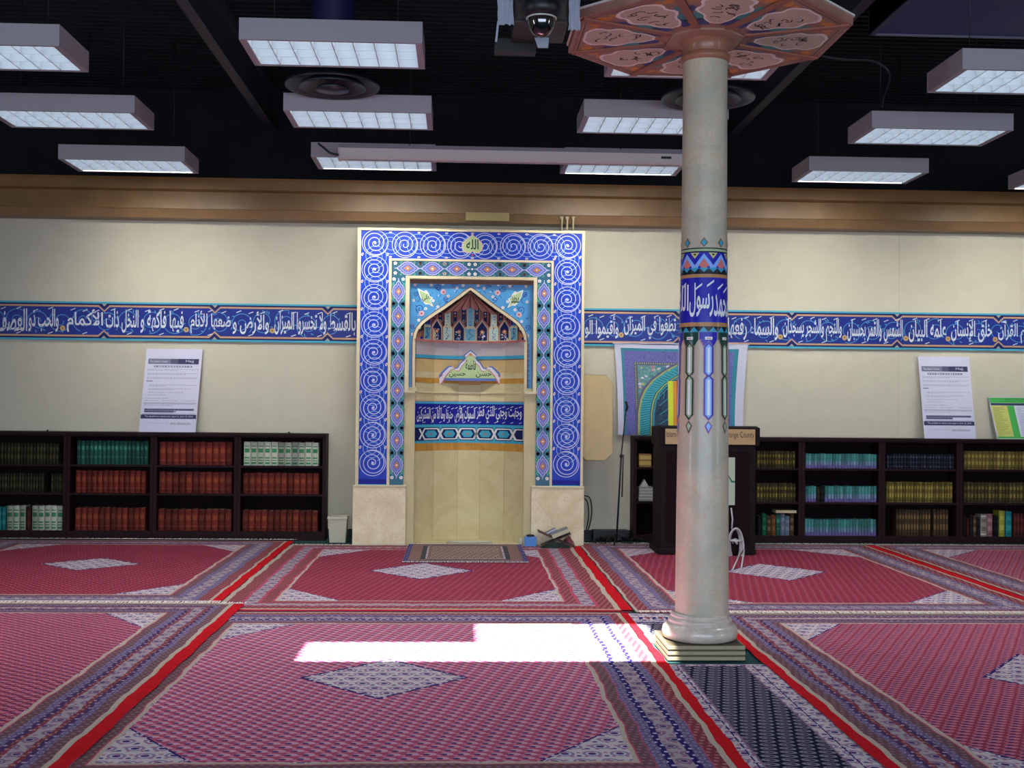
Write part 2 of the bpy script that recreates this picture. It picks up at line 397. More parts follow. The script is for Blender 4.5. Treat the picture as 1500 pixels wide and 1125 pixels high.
# ------------------------------------------------------------------ fluorescent fittings
blade_m = mat('louver_metal', 'aab4ba', .5, .4)
tube_m = emit('fluorescent_glow', (.86, .93, 1.0), TUBE)
fixw_m = mat('fixture_enamel', '8e888c', .5, .3)
def fixture(px, py, side, Yn, label, dz=0, drop=.5):
    L, D, H = 1.219, .61, .145
    x, z = at(px, py, Yn+D); x0 = x-L if side == 'r' else x; z0 = z+dz; x1 = x0+L; y0 = Yn; y1 = Yn+D
    t = thing('ceiling_light', label, 'ceiling light', ((x0+x1)/2, Yn+D/2, z0), 'suspended fluorescent ceiling lights')
    g = G(); th = .012
    g.box(x0, x1, y0, y0+th, z0, z0+H, fixw_m); g.box(x0, x1, y1-th, y1, z0, z0+H, fixw_m)
    g.box(x0, x0+th, y0+th, y1-th, z0, z0+H, fixw_m); g.box(x1-th, x1, y0+th, y1-th, z0, z0+H, fixw_m); g.box(x0+th, x1-th, y0+th, y1-th, z0+H-.01, z0+H, fixw_m)
    build('housing', g, t)
    g = G(); e = .045
    for a in ((x0+th, x0+e, y0+th, y1-th), (x1-e, x1-th, y0+th, y1-th), (x0+e, x1-e, y0+th, y0+.03), (x0+e, x1-e, y1-.03, y1-th)): g.box(*a, z0+.002, z0+.012, fixw_m)
    build('rim', g, t)
    g = G()
    ux0, ux1, uy0, uy1 = x0+e, x1-e, y0+.03, y1-.03
    for i in range(9):
        c = ux0+(ux1-ux0)*i/8; g.prism([(c-.003, z0+.004), (c+.003, z0+.004), (c+.001, z0+.072), (c-.001, z0+.072)], uy0, uy1, blade_m)
    for i in range(4):
        c = uy0+(uy1-uy0)*i/3; g.prism([(c-.014, z0+.074), (c-.002, z0+.004), (c+.002, z0+.004), (c+.014, z0+.074)], ux0, ux1, blade_m, ax='x')
    build('louver', g, t)
    g = G(); g.add([(ux0, uy0, z0+.088), (ux0, uy1, z0+.088), (ux1, uy1, z0+.088), (ux1, uy0, z0+.088)], [(0, 1, 2, 3)], tube_m); build('glowing_tubes', g, t)
    for k in (.15, .85):
        g = G(); g.tube([(x0+L*k, Yn+D/2, z0+H), (x0+L*k, Yn+D/2, HZ)], .004, black_m, 6); build('hanger', g, t)
    dl = area('louver_light', ((x0+x1)/2, Yn+D/2, z0-.003), (0, 0, -1), .5, 1.05, DOWN*(.45 if Yn > 11 else 1), (.97, .98, 1)); dl.rotation_euler = (0, 0, pi/2); dl.data.spread = radians(125)
    if Yn > 11:   # added unseen lamp under the louver, tilted to brighten the wall
        w = area('added_wall_wash', ((x0+x1)/2, y1-.04, z0-.004), (0, .77, -.64), 1.1, .10, WASH, (1, .98, .91)); w.data.spread = radians(98)
    return x0, z0
WASH = 25; DOWN = 16
fixture(130, 106, 'r', 7.76, 'nearest row fluorescent light cut off at the upper left edge')
fixture(622.7, 101.7, 'r', 7.76, 'large nearest row fluorescent light above the left round diffuser')
fixture(1122, 118, 'r', 7.95, 'fluorescent light half hidden above the octagonal column canopy')
fixture(1357.7, 136, 'l', 7.76, 'nearest row fluorescent light cut off at the upper right edge')
fixture(225.7, 191, 'r', 9.61, 'middle row fluorescent light at the far left')
fixture(634.3, 191, 'r', 9.61, 'middle row fluorescent light just below the left round diffuser')
fixture(844.8, 195, 'l', 9.61, 'middle row fluorescent light partly behind the painted column')
fixture(1242, 210.7, 'l', 9.61, 'middle row fluorescent light on the right, two-tone shade on its front')
fixture(291, 254.3, 'r', 11.45, 'farthest row fluorescent light at the left, nearest the cornice')
fixture(639.3, 251, 'r', 11.45, 'farthest row fluorescent light behind left half of the long white screen case')
fixture(820, 254.8, 'l', 11.45, 'farthest row fluorescent light behind right end of the long white screen case')
fixture(1160, 266.7, 'l', 11.45, 'farthest row fluorescent light right of the column, nearest the cornice')
fixture(1476.7, 277.3, 'l', 11.45, 'farthest row fluorescent light just entering at the right edge')
# round diffusers
diff_m = mat('diffuser_black', '1b1c24', .4, .5)
for px, py, lab in ((487, 126, 'black round ceiling air diffuser hanging at the left of the room'), (1037, 144, 'black round ceiling air diffuser partly behind the column')):
    x, z = at(px, py, 9.2); t = thing('air_diffuser', lab, 'air diffuser', (x, 9.2, z), 'round black air diffusers')
    g = G(); g.lathe([(.16, .30), (.17, .14), (.36, .03), (.375, 0), (.37, -.012), (.34, 0), (.16, .12)], (x, 9.2, z), diff_m, 40, cap=False); build('outer_cone', g, t)
    g = G(); g.lathe([(.10, .1), (.25, .01), (.265, -.02), (.245, -.01), (.1, .07)], (x, 9.2, z), diff_m, 36, cap=False); build('middle_cone', g, t)
    g = G(); g.lathe([(.001, .03), (.12, -.01), (.13, -.035), (.001, -.045)], (x, 9.2, z), diff_m, 30, cap=False); build('centre_plate', g, t)
    g = G(); g.tube([(x, 9.2, z+.02), (x, 9.2, z+.3)], .02, diff_m, 8); build('stem', g, t)
    g = G(); g.lathe([(.17, .28), (.17, HZ-.035-z)], (x, 9.2, z), duct_m, 24); build('duct_neck', g, t)
# screen case
x0, z0 = at(495, 232, 11.2); x1, _ = at(1012, 241, 11.2); z1 = z0+.105
t = thing('projection_screen_case', 'long white projection screen case hanging across the ceiling lights', 'projector screen', ((x0+x1)/2, 11.25, z0))
g = G(); g.prism([(11.2, z0+.02), (11.22, z0), (11.3, z0), (11.32, z0+.02), (11.32, z1), (11.2, z1)], x0+.02, x1, white_m, ax='x'); build('case', g, t)
g = G(); g.box(x0, x0+.02, 11.19, 11.33, z0-.003, z1+.003, mat('end_cap_grey', 'a9a2a6', .5)); build('end_cap', g, t)
g = G(); g.box(x1, x1+.02, 11.19, 11.33, z0-.003, z1+.003, mat('end_cap_grey', 'a9a2a6', .5)); build('end_cap', g, t)
g = G(); g.box(x0, x1, 11.196, 11.33, z1, z1+.035, mat('rail_grey', '6f6a70', .5)); build('mounting_rail', g, t)
lx, lz = at(976, 231, 11.2); g = G(); g.box(lx-.05, lx+.05, 11.197, 11.2, lz-.012, lz+.012, black_m); build('maker_plate', g, t)
for k in (.2, .8): g = G(); g.tube([(x0+(x1-x0)*k, 11.25, z1+.03), (x0+(x1-x0)*k, 11.25, HZ-.04)], .006, black_m, 6); build('hanger', g, t)
cable('power_cable', [aw(466, 210, 11.15), aw(475, 217, 11.15), aw(484, 224, 11.15), aw(496, 227, 11.17)], .012, black_m, 'short black cable entering the left end of the screen case')
# security camera in a plastic wrapped box
X0 = lambda px, py, Y=6.9: at(px, py, Y)
t = thing('security_camera', 'black dome security camera in a plastic-wrapped box beside the column canopy', 'security camera', (*X0(793, 30)[:1], 6.9, X0(793, 60)[1]))
film_m = bpy.data.materials.new('plastic_film'); film_m.use_nodes = True; b = film_m.node_tree.nodes['Principled BSDF']
b.inputs['Base Color'].default_value = (*lin('a4a8b4'), 1); b.inputs['Roughness'].default_value = .2; b.inputs['Alpha'].default_value = .8
bx = mat('housing_box', '17120f', .5, .4)
xa, za = X0(752, 36); xb, zb_ = X0(832, 4)
g = G(); g.box(xa, xb, 6.85, 7.25, za, zb_+.32, bx); build('housing', g, t, bev=.008)
g = G(); g.box(xa+.02, xb-.02, 6.84, 6.85, za+.02, zb_-.03, mat('brown_plate', '3c2a20', .5)); build('front_plate', g, t)
cx, cz = X0(793, 27, 6.76)
g = G(); g.lathe([(.06, .10), (.112, .09), (.120, .05), (.112, .012), (.09, 0), (.08, -.005)], (cx, 6.76, cz+.006), black_m, 32); build('collar', g, t)
dome_m = mat('smoked_dome', '0a0708', .06, .8, coat=.8)
g = G(); g.ball((cx, 6.76, cz-.0), .085, dome_m, k1=0, sz=1.32); dm = build('dome', g, t)
g = G(); g.tube([(cx+.086*cos(a), 6.76+.086*sin(a), cz-.002) for a in [2*pi*i/32 for i in range(32)]], .006, mat('clear_rim', 'a8a89c', .2, .6), 6, closed=True); build('rim', g, dm)
def sheet(px0, py0, px1, py1, Y, amp, seed):
    r = random.Random(seed); g = G(); n, m_ = 10, 8; vs = []
    for j in range(m_+1):
        for i in range(n+1):
            px = px0+(px1-px0)*i/n+(r.random()-.5)*2*(1 if i in (0, n) else .3); py = py0+(py1-py0)*j/m_+(r.random()-.5)*2*(1 if j in (0, m_) else .3)
            x, z = at(px, py, Y); vs.append((x, Y+amp*sin(i*1.9+j*.7+seed)+r.random()*amp*.6, z))
    g.add(vs, [(j*(n+1)+i, (j+1)*(n+1)+i, (j+1)*(n+1)+i+1, j*(n+1)+i+1) for j in range(m_) for i in range(n)], film_m, True)
    return g
build('plastic_wrap', sheet(729, -30, 752, 36, 6.83, .012, 1), t, 'crumpled translucent plastic on left side'); build('plastic_wrap', sheet(833, -30, 850, 44, 6.83, .01, 2), t, 'crumpled translucent plastic on right side')
g = G(); g.prism([X0(728, 34), X0(731, 34), X0(728, 64), X0(725, 64)], 6.86, 6.87, film_m); build('plastic_strip', g, t)
g = G(); g.prism([X0(783, 55, 7.1), X0(804, 55, 7.1), X0(803, 70, 7.1), X0(788, 70, 7.1)], 7.1, 7.105, film_m); build('plastic_strip', g, t)
g = G(); g.box(xa-.10, xa+.16, 7.26, 7.36, za-.05, za+.03, mat('bracket_dark', '181614', .5)); build('bracket', g, t)
g = G(); g.tube([(cx, 7.05, zb_+.3), (cx, 7.05, HZ-.02)], .03, black_m, 10); build('drop_pipe', g, t)
# ------------------------------------------------------------------ mihrab (prayer niche)
YF = 13.15; XC = at(688.2, 560, YF)[0]
mx = lambda px: at(px, 560, YF)[0]-XC
mz = lambda py: at(688, py, YF)[1]
PXM = 13.15/1700                              # metres per picture pixel on the niche front
cream_m = mat('cream_paint', 'cdc098', .45, .4, noise=.05, nscale=8)
stone_m = marble('plinth_marble', 'd2bc90', 'e4d6b2', 'd0a680', 2.2, .5)
nstone_m = marble('niche_marble', 'c0b284', 'ccc094', 'c2a87c', 2.4, .85)
blue_m = mat('cobalt_tile', '1538ac', .4, .2, noise=.12, nscale=6)
dblue_m = mat('deep_blue_tile', '1b1f86', .5, .15)
lav_m = mat('lavender_line', 'b4b8d8', .35)
cyan_m = mat('soft_blue_line', '6f9ccc', .4)
turq_m = mat('turquoise_tile', '3f9fba', .5, .2)
sky_m = mat('sky_tile', '3f8ec4', .35, noise=.12, nscale=9)
teal_m = mat('deep_teal', '17566c', .4)
navy_m = mat('navy_tile', '171d50', .5, .2)
green_m = mat('leaf_green', '3c8a70', .5)
pale_m = mat('pale_green', 'a9bf86', .5)
orange_m = mat('orange_tile', 'c07840', .45)
pink_m = mat('rose_line', 'b86e68', .5)
rose_m = mat('rose_stucco', 'a87468', .6)
wht_m = mat('tile_white', 'dcdcd8', .4)
ink_m = mat('ink', '14301c', .5)
brown_m = mat('brown_line', '6b4632', .5)
amber_m = mat('amber_band', 'b98434', .7, .4, noise=.15, nscale=12)
red_m = mat('bud_red', 'b04a4a', .5)
mih = thing('prayer_niche', 'tall mihrab niche framed in blue spiral tiles at the centre of the wall', 'prayer niche', (XC, YF, 0))
fm = lambda u, v, l: (XC+u, YF-l, v)
oL, oR = mx(522), mx(854.7); bL, bR = mx(526.6), mx(850.9); dL, dR = mx(567.9), mx(809.6); iL, iR = mx(571.9), mx(806.2); eL, eR = mx(592.6), mx(785.6); pL, pR = mx(598.6), mx(780.6)
tO, tB, tD, tI, tE, tP = mz(336), mz(339.8), mz(380.3), mz(383.4), mz(405.2), mz(409.4)
zPl = mz(712.6); zB = mz(707)
YB = YW-.005
# body behind the face: two piers and a head
g = G()
g.box(XC+oL, XC+eL, YF+.004, YB, zPl, tO, cream_m); g.box(XC+eR, XC+oR, YF+.004, YB, zPl, tO, cream_m); g.box(XC+eL, XC+eR, YF+.004, YB, tE, tO, cream_m)
build('frame_body', g, mih)
g = G()
for a, b in ((oL, bL), (bR, oR)): g.box(XC+a, XC+b, YF-.02, YF+.004, zPl, tO, cream_m)
g.box(XC+bL, XC+bR, YF-.02, YF+.004, tB, tO, cream_m)
build('outer_moulding', g, mih)
g = G()
for a, b in ((dL, iL), (iR, dR)): g.box(XC+a, XC+b, YF-.014, YF+.004, zPl, tD, cream_m)
g.box(XC+iL, XC+iR, YF-.014, YF+.004, tI, tD, cream_m)
build('inner_moulding', g, mih)
# spiral border
S = G(fm, .0008)
S.rect(bL, zPl, dL, tB, blue_m); S.rect(dR, zPl, bR, tB, blue_m); S.rect(dL, tD, dR, tB, blue_m)
wL = .0105
for sx in (-1, 1):
    cxu = (bL+dL)/2 if sx < 0 else (dR+bR)/2; rr = (dL-bL)/2*.92
    zs_ = [mz(y) for y in (358, 396.5, 437, 477.3, 517.6, 558, 598.3, 638.5, 679)]
    for k, z in enumerate(zs_):
        S.spiral((cxu, z), .012, rr, 1.2+k*.3, 2.8, wL*.92, lav_m, 3, 64, 1); S.rib([(cxu+rr*cos(a), z+rr*sin(a)) for a in [2*pi*i/28 for i in range(28)]], wL*.8, lav_m, 3, True)
        S.disc((cxu, z), .016, lav_m, 4, 8)
        if k < 8:
            zz = (z+zs_[k+1])/2
            S.spiral((cxu, zz), .03, rr*.98, .6+k, 2.4, wL*.75, cyan_m, 1, 44, -1)
            for q in (-1, 1):
                S.disc((cxu+q*rr*.97, zz+.02), .02, wht_m, 4, 7, .6, 1.2); S.disc((cxu+q*rr*.97, zz+.02), .011, red_m, 5, 6, .6, 1.2)
    S.rect(cxu-(dL-bL)/2, zPl+.004, cxu+(dL-bL)/2, mz(702.5), dblue_m, 5); S.rect(cxu-(dL-bL)/2, zPl+.0, cxu+(dL-bL)/2, zPl+.02, turq_m, 6)
zc_ = (tB+tD)/2; rr = (tB-tD)/2*.92
hx = [mx(p) for p in (548.5, 591, 632, 672, 708, 749.5, 790, 830.5)]
for k, x in enumerate(hx):
    if k not in (0, 7):
        S.spiral((x, zc_), .012, rr, 2+k*.4, 2.8, wL*.92, lav_m, 3, 64, -1 if k > 3 else 1); S.rib([(x+rr*cos(a), zc_+rr*sin(a)) for a in [2*pi*i/28 for i in range(28)]], wL*.8, lav_m, 3, True)
    if k < 7:
        xx = (x+hx[k+1])/2; S.spiral((xx, zc_), .03, rr*.98, .5+k, 2.4, wL*.75, cyan_m, 1, 44)
        for q in (-1, 1): S.disc((xx, zc_+q*rr*.96), .018, wht_m, 4, 7, .6); S.disc((xx, zc_+q*rr*.96), .01, red_m, 5, 6, .6)
build('spiral_border', S, mih)
# flower border
B = G(fm, .0008)
B.rect(iL, zPl, eL, tI, teal_m); B.rect(eR, zPl, iR, tI, teal_m); B.rect(eL, tE, eR, tI, teal_m)
def cart(c, ln, wd, vert):
    """one cartouche, LN long and WD wide"""
    q_ = [(1.12, 0), (.92, .13), (.80, .34), (.66, .40), (.60, .66), (.42, .74), (.34, .93), (.16, .92), (0, 1.02)]
    P = q_+[(-x, y) for x, y in q_[-2::-1]]; P = P+[(x, -y) for x, y in P[-2:0:-1]]
    tr = (lambda x, y: (c[0]+y*wd/2, c[1]+x*ln/2)) if vert else (lambda x, y: (c[0]+x*ln/2, c[1]+y*wd/2))
    Q = [tr(x, y) for x, y in P]
    B.face([tr(x*.96, y*.96) for x, y in P], mat('periwinkle', '5a62b0', .4), 2); B.rib(Q, .008, lav_m, 3, True)
    B.rib([tr(x*.66, y*.7) for x, y in P], .004, lav_m, 3, True)
    B.face([tr(.4*x, .5*y) for x, y in ((1, 0), (.4, .45), (0, 1), (-.4, .45), (-1, 0), (-.4, -.45), (0, -1), (.4, -.45))], orange_m, 4)
    B.disc(tr(0, 0), .010, wht_m, 5, 6)
    for q in (-1, 1): B.rib([tr(q*.9, 0), tr(q*1.25, 0)], .008, lav_m, 2)
pitch = 36.25*PXM
for c0, a, b in (((iL+eL)/2, iL, eL), ((iR+eR)/2, eR, iR)):
    wd = (b-a)*.86
    for k in range(9):
        z = mz(428.4)-k*pitch if k else mz(428.4)
        if z-pitch/2 < zPl-.05: break
        if z-.10 > zPl: cart((c0, z), pitch*.86, wd, True)
        for q in (-1, 1):
            for w_ in (-1, 1):
                zz = z+w_*pitch*.5
                if zz > zPl+.03: B.flower((c0+q*wd*.38, zz), .021, wht_m, orange_m, 3)
                B.disc((c0+q*wd*.48, z+w_*pitch*.27), .02, green_m, 1, 6, 1.6, .4*q*w_); B.rib([(c0+q*wd*.2, z+w_*pitch*.5), (c0+q*wd*.34, z+w_*pitch*.36), (c0+q*wd*.5, z+w_*pitch*.3)], .006, turq_m, 2)
c0 = (tI+tE)/2; wd = (tI-tE)*.86
for p in (595.5, 631.7, 667.3, 712.5, 748.5, 784.5):
    x = mx(p); cart((x, c0), pitch*.86, wd, False)
    for w_ in (-1, 1):
        for q in (-1, 1):
            B.flower((x+w_*pitch*.5, c0+q*wd*.38), .021, wht_m, orange_m, 3)
            B.disc((x+w_*pitch*.27, c0+q*wd*.48), .02, green_m, 1, 6, .6, .4)
B.disc((mx(690), c0), .012, wht_m, 5, 6)
build('flower_border', B, mih)
# heart-shaped medallion on the top border
H_ = G(fm, .0008)
hc = (mx(690), mz(359)); 
def heart(k): return [(hc[0]+k*x, hc[1]+k*y) for x, y in ((0, 1.0), (.18, .78), (.52, .55), (.86, .2), (.95, -.18), (.82, -.55), (.5, -.74), (.2, -.7), (0, -.58), (-.2, -.7), (-.5, -.74), (-.82, -.55), (-.95, -.18), (-.86, .2), (-.52, .55), (-.18, .78))]
H_.face(heart(.128), mat('heart_rim', 'cfb0a0', .5), 8); H_.face(heart(.112), pale_m, 9); H_.text('\u0627\u0644\u0644\u0647', hc[0]-.07, hc[1]-.05, hc[0]+.07, hc[1]+.065, ink_m, 11)
H_.disc((hc[0], hc[1]-.115), .014, red_m, 9, 6)
build('heart_medallion', H_, mih)
# square opening frame
YO = YF+.10
g = G()
for a, b in ((eL, pL), (pR, eR)): g.box(XC+a, XC+b, YF-.016, YO+.02, mz(573.5), tP, cream_m)
g.box(XC+eL, XC+eR, YF-.016, YO+.02, tP, tE, cream_m)
build('opening_frame', g, mih)
# spandrel with the arched opening
nL, nR = mx(607.9), mx(768.4); zBt = mz(573.5); zT = tP
apx = mx(688); apz = mz(424)
def arch(off=0):
    """right half from springing to apex, in u, v"""
    P = [(768.4, 568), (768.4, 500), (767, 490), (763.5, 482), (757, 474), (748, 467), (738, 460), (726, 452), (712, 442), (700, 433), (692, 427), (688, 424)]
    return [((mx(x)-apx), mz(y)) for x, y in P]
A = arch()
sp = G(lambda u, v, l: (XC+u, YO-l, v), .0008)
for q in (1, -1):
    for i in range(len(A)-1):
        (x0_, y0_), (x1_, y1_) = A[i], A[i+1]; e = (pR if q > 0 else -pL)
        if i == 0: sp.face([(apx+q*x0_, y0_), (q*e if q > 0 else pL, y0_), (q*e if q > 0 else pL, y1_), (apx+q*x1_, y1_)], sky_m)
        else: sp.face([(apx+q*x0_, y0_), (pR if q > 0 else pL, y0_ if i == 1 else y0_), (pR if q > 0 else pL, y1_), (apx+q*x1_, y1_)], sky_m)
sp.rect(pL, apz, pR, zT, sky_m)
# painted scrolls, blossoms and leaf medallions
r2 = random.Random(3)
def inside(px, py):                           # in the spandrel (picture units, right half mirrored)
    x = abs(px-688); P = [(80.4, 500), (69, 474), (50, 460), (24, 442), (0, 421)]
    for (xa_, ya_), (xb2, yb2) in zip(P, P[1:]):
        if xb2 <= x <= xa_: return py < ya_+(yb2-ya_)*(xa_-x)/(xa_-xb2)-4
    return x > 80
for q in (-1, 1):
    for px, py, r_, a0 in ((640, 421, 5, 0), (613.5, 452, 6.5, 1), (663, 415, 4, 2), (625, 470, 4, 3), (607, 430, 4, 4), (652, 437, 4, 1.5), (603, 478, 4, 2.5)):
        x = mx(688+q*(px-688)); S_ = (x, mz(py)); sp.spiral(S_, .004, r_*PXM, a0, 1.5, .007, dblue_m, 2, 24, q)
        sp.rib([(x+r_*PXM*cos(a0+q*3*pi), S_[1]+r_*PXM*sin(a0+q*3*pi)), (x+.05*q, S_[1]-.06), (x+.02*q, S_[1]-.10)], .006, dblue_m, 2)
    for px, py, big in ((648, 427, 1), (616, 459, 1), (606, 417, 0), (630, 417, 0), (622, 452, 0), (633, 440, 0), (640, 449, 0), (668, 421, 0), (604, 440, 0), (612, 469, 0), (655, 433, 0), (629, 462, 0), (622, 427, 0), (677, 417, 0), (603, 490, 0), (647, 415, 0), (613, 480, 0)):
        sp.flower((mx(688+q*(px-688)), mz(py)), (.034 if big else .019), wht_m if not big else mat('blossom', 'd8b4b8', .5), red_m if big else orange_m, 4, 7 if big else 5)
    for k in range(70):
        px = 602+r2.random()*84; py = 412+r2.random()*85
        if inside(px, py): sp.disc((mx(688+q*(px-688)), mz(py)), .009+.006*r2.random(), [dblue_m, orange_m, teal_m, lav_m][k % 4], 3, 5, .5, r2.random()*3)
    lc = (mx(688+q*-66), mz(436.5)) if q > 0 else (mx(688+66), mz(436.5))
    sg = -1 if q > 0 else 1
    lf = [(-.9, .95), (-.25, .7), (0, .55), (.25, .6), (.45, .2), (.8, .05), (.55, -.25), (.85, -.85), (.35, -.6), (0, -.62), (-.35, -.35), (-.55, 0), (-.72, .3)]
    for kk, mm, ly in ((1.22, wht_m, 5), (1.0, pale_m, 6)): sp.face([(lc[0]-sg*x*.085*kk, lc[1]+y*.095*kk) for x, y in lf], mm, ly)
    sp.text('\u0639\u0644\u064a' if q > 0 else '\u0645\u062d\u0645\u062f', lc[0]-.045, lc[1]-.045, lc[0]+.045, lc[1]+.04, ink_m, 8)
    # narrow strips beside the niche
    xx = (nR+pR)/2 if q > 0 else (nL+pL)/2; w_ = (pR-nR)/2*.55
    for k in range(9): z = mz(505+k*7.4); sp.rib([(xx-w_*.3, z+.018), (xx+w_*.3, z+.005), (xx-w_*.3, z-.008), (xx+w_*.2, z-.02)], .007, dblue_m, 2)
    for e_ in (-1, 1): sp.rib([(xx+e_*w_*1.45, mz(566)), (xx+e_*w_*1.45, mz(498 if e_*q > 0 else 496))], .005, brown_m, 3)
    sp.rect(xx-w_*1.9, mz(573.5), xx+w_*1.9, mz(568), cream_m, 3)
sp.rect(pL, zT-.045, pR, zT, mat('painted_lintel_shadow', '6e5040', .6), 6)  # shadow below the lintel, painted as a dark strip
build('spandrel', sp, mih)
g = G()
pts = [(XC+apx+x, z) for x, z in A]; pts += [(XC+apx-x, z) for x, z in A[::-1][1:]]
for w_, y0_, mm in ((.030, .022, cream_m), (.012, .028, brown_m)):
    o_ = []; c3 = Vector((XC+apx, 0, mz(500)))
    for i, p in enumerate(pts):
        a = pts[max(i-1, 0)]; b = pts[min(i+1, len(pts)-1)]; d = Vector((b[0]-a[0], 0, b[1]-a[1])).normalized(); nrm = Vector((d.z, 0, -d.x))
        if nrm.dot(Vector((p[0], 0, p[1]))-c3) < 0: nrm = -nrm
        o_.append((p[0]+nrm.x*w_, p[1]+nrm.z*w_) if mm is cream_m else (p[0]+nrm.x*.03, p[1]+nrm.z*.03, p[0]+nrm.x*.04, p[1]+nrm.z*.04))
    for i in range(len(pts)-1):
        if mm is cream_m: g.prism([pts[i], pts[i+1], o_[i+1], o_[i]], YO-y0_, YO+.02, mm)
        else: g.prism([o_[i][:2], o_[i+1][:2], o_[i+1][2:], o_[i][2:]], YO-.012, YO, mm)
build('arch_moulding', g, mih)
# faceted alcove
KX = [-.63, -.41, -.13, .13, .41, .63]; KY = [0, .27, .42, .42, .27, 0]; YN = YO+.02
def ndep(u):
    u = max(-.63, min(.63, u))
    for i in range(5):
        if u <= KX[i+1]: return KY[i]+(KY[i+1]-KY[i])*(u-KX[i])/(KX[i+1]-KX[i])
    return 0
def nmp(u, v, l): return (XC+u, YN+ndep(u)-l, v)
def nz(py, px=688, u=0): return at(px, py, YN+ndep(u))[1]
def facets(g, z0, z1, m, l=0, e=.63):
    for i in range(5):
        a, b = max(KX[i], -e), min(KX[i+1], e); g.face([(a, z0), (b, z0), (b, z1), (a, z1)], m, l)
zl = mz(574.6)
N = G(nmp, .001)
facets(N, 0, zT+.0, nstone_m)
N.add([(XC+a, YN+b, zT) for a, b in zip(KX, KY)], [tuple(range(6))], nstone_m); N.add([(XC+a, YN+b, .012) for a, b in zip(KX, KY)]+[(XC+.62, YF+.03, .012), (XC-.62, YF+.03, .012)], [tuple(range(7, -1, -1))], nstone_m)
for i in range(1, 5):                          # joints between the facets
    N.rect(KX[i]-.003, 0, KX[i]+.003, zT, mat('joint_line', 'b8a274', .7), 1)
build('alcove_wall', N, mih)
# painted bands in the alcove
def zc(py): return at(688, py, YN+.42)[1]      # heights read at the middle facet
P_ = G(nmp, .001)
facets(P_, zc(571.5), zc(567.5), mat('ledge_tone', 'c4b487', .5), 2)
facets(P_, zc(546), zc(525.5), mat('upper_stone', 'c4a873', .8, .2, noise=.08, nscale=9), 2)
facets(P_, zc(526.5), zc(521.5), turq_m, 3); facets(P_, zc(527.8), zc(526.5), brown_m, 3)
facets(P_, zc(521.5), zc(502), mat('pale_lilac_stone', 'bcb0ae', .5, noise=.05, nscale=9), 2)
facets(P_, zc(562), zc(554.5), amber_m, 3)
P_.rect(-.13, zc(564), .13, zc(553.5), mat('amber_block', 'ad7427', .45), 4)
build('upper_painted_bands', P_, mih)
C_ = G(nmp, .001)
zz = [zc(y) for y in (588.5, 591.8, 621.8, 625.8, 645, 648.5, 659.5)]
facets(C_, zz[1], zz[0], turq_m, 2); facets(C_, zz[2], zz[1], dblue_m, 2); facets(C_, zz[3], zz[2], turq_m, 2); facets(C_, zz[4], zz[3], navy_m, 2); facets(C_, zz[5], zz[4], turq_m, 2); facets(C_, zz[6], zz[5], amber_m, 2)
facets(C_, zz[0], zz[0]+.008, pink_m, 2)
C_.tri = .05
C_.text('\u0648\u062c\u0647\u062a \u0648\u062c\u0647\u064a \u0644\u0644\u0630\u064a \u0641\u0637\u0631', .09, zz[2]+.03, .60, zz[1]-.02, wht_m, 4)
C_.text('\u0627\u0644\u0633\u0645\u0648\u0627\u062a \u0648\u0627\u0644\u0623\u0631\u0636', -.17, zz[2]+.03, .07, zz[1]-.02, wht_m, 4)
C_.text('\u062d\u0646\u064a\u0641\u0627 \u0648\u0645\u0627 \u0623\u0646\u0627 \u0645\u0646 \u0627\u0644\u0645\u0634\u0631\u0643\u064a\u0646', -.60, zz[2]+.03, -.19, zz[1]-.02, wht_m, 4)
r3 = random.Random(5)
for k in range(26):
    u = -.58+k*.046; v = zz[1]-.035-.03*r3.random(); C_.rib([(u, v), (u+.03, v+.015)], .007, wht_m, 4)
    if k % 2: v = zz[2]+.02; C_.rib([(u, v), (u+.03, v+.012)], .006, wht_m, 4)
hm = (zz[3]+zz[4])/2; hh = (zz[3]-zz[4])/2*.78; per = .21
for k in range(-3, 4):
    c = k*per-.02
    for q in (-1, 1):
        if abs(c) < .64: C_.rib([(u_, hm+q*v_) for u_, v_ in ((max(-.62, c-per*.62), -hh), (max(-.62, c-per*.34), hh), (min(.62, c+per*.34), hh), (min(.62, c+per*.62), -hh))], .017, wht_m, 5)
    if abs(c) < .56:
        C_.face([(c+a*per*.33, hm+b*hh*.72) for a, b in ((-1, 0), (-.6, .9), (.6, .9), (1, 0), (.6, -.9), (-.6, -.9))], turq_m, 4); C_.disc((c, hm), .022, pink_m, 5, 8, .5)
        for q in (-1, 1): C_.face([(c+per*.5+a*.022, hm+q*hh+b*.02) for a, b in ((-1, q), (1, q), (0, -q))], turq_m, 4)
for k in range(1, 10): C_.rect(-.62+k*.13, zz[6], -.618+k*.13, zz[5], brown_m, 4)
build('calligraphy_band', C_, mih)
# ledge line
g = G(); 
for i in range(5):
    a = (XC+KX[i], YN+KY[i]); b = (XC+KX[i+1], YN+KY[i+1])
    g.add([(a[0], a[1]-.02, zl-.008), (b[0], b[1]-.02, zl-.008), (b[0], b[1], zl-.008), (a[0], a[1], zl-.008), (a[0], a[1]-.02, zl+.008), (b[0], b[1]-.02, zl+.008), (b[0], b[1], zl+.008), (a[0], a[1], zl+.008)], [(0,3,2,1),(4,5,6,7),(0,1,5,4),(2,3,7,6)], cream_m)
g.box(XC+eL, XC+nL, YF-.03, YF+.1, zl-.012, zl+.012, cream_m); g.box(XC+nR, XC+eR, YF-.03, YF+.1, zl-.012, zl+.012, cream_m)
build('ledge', g, mih)
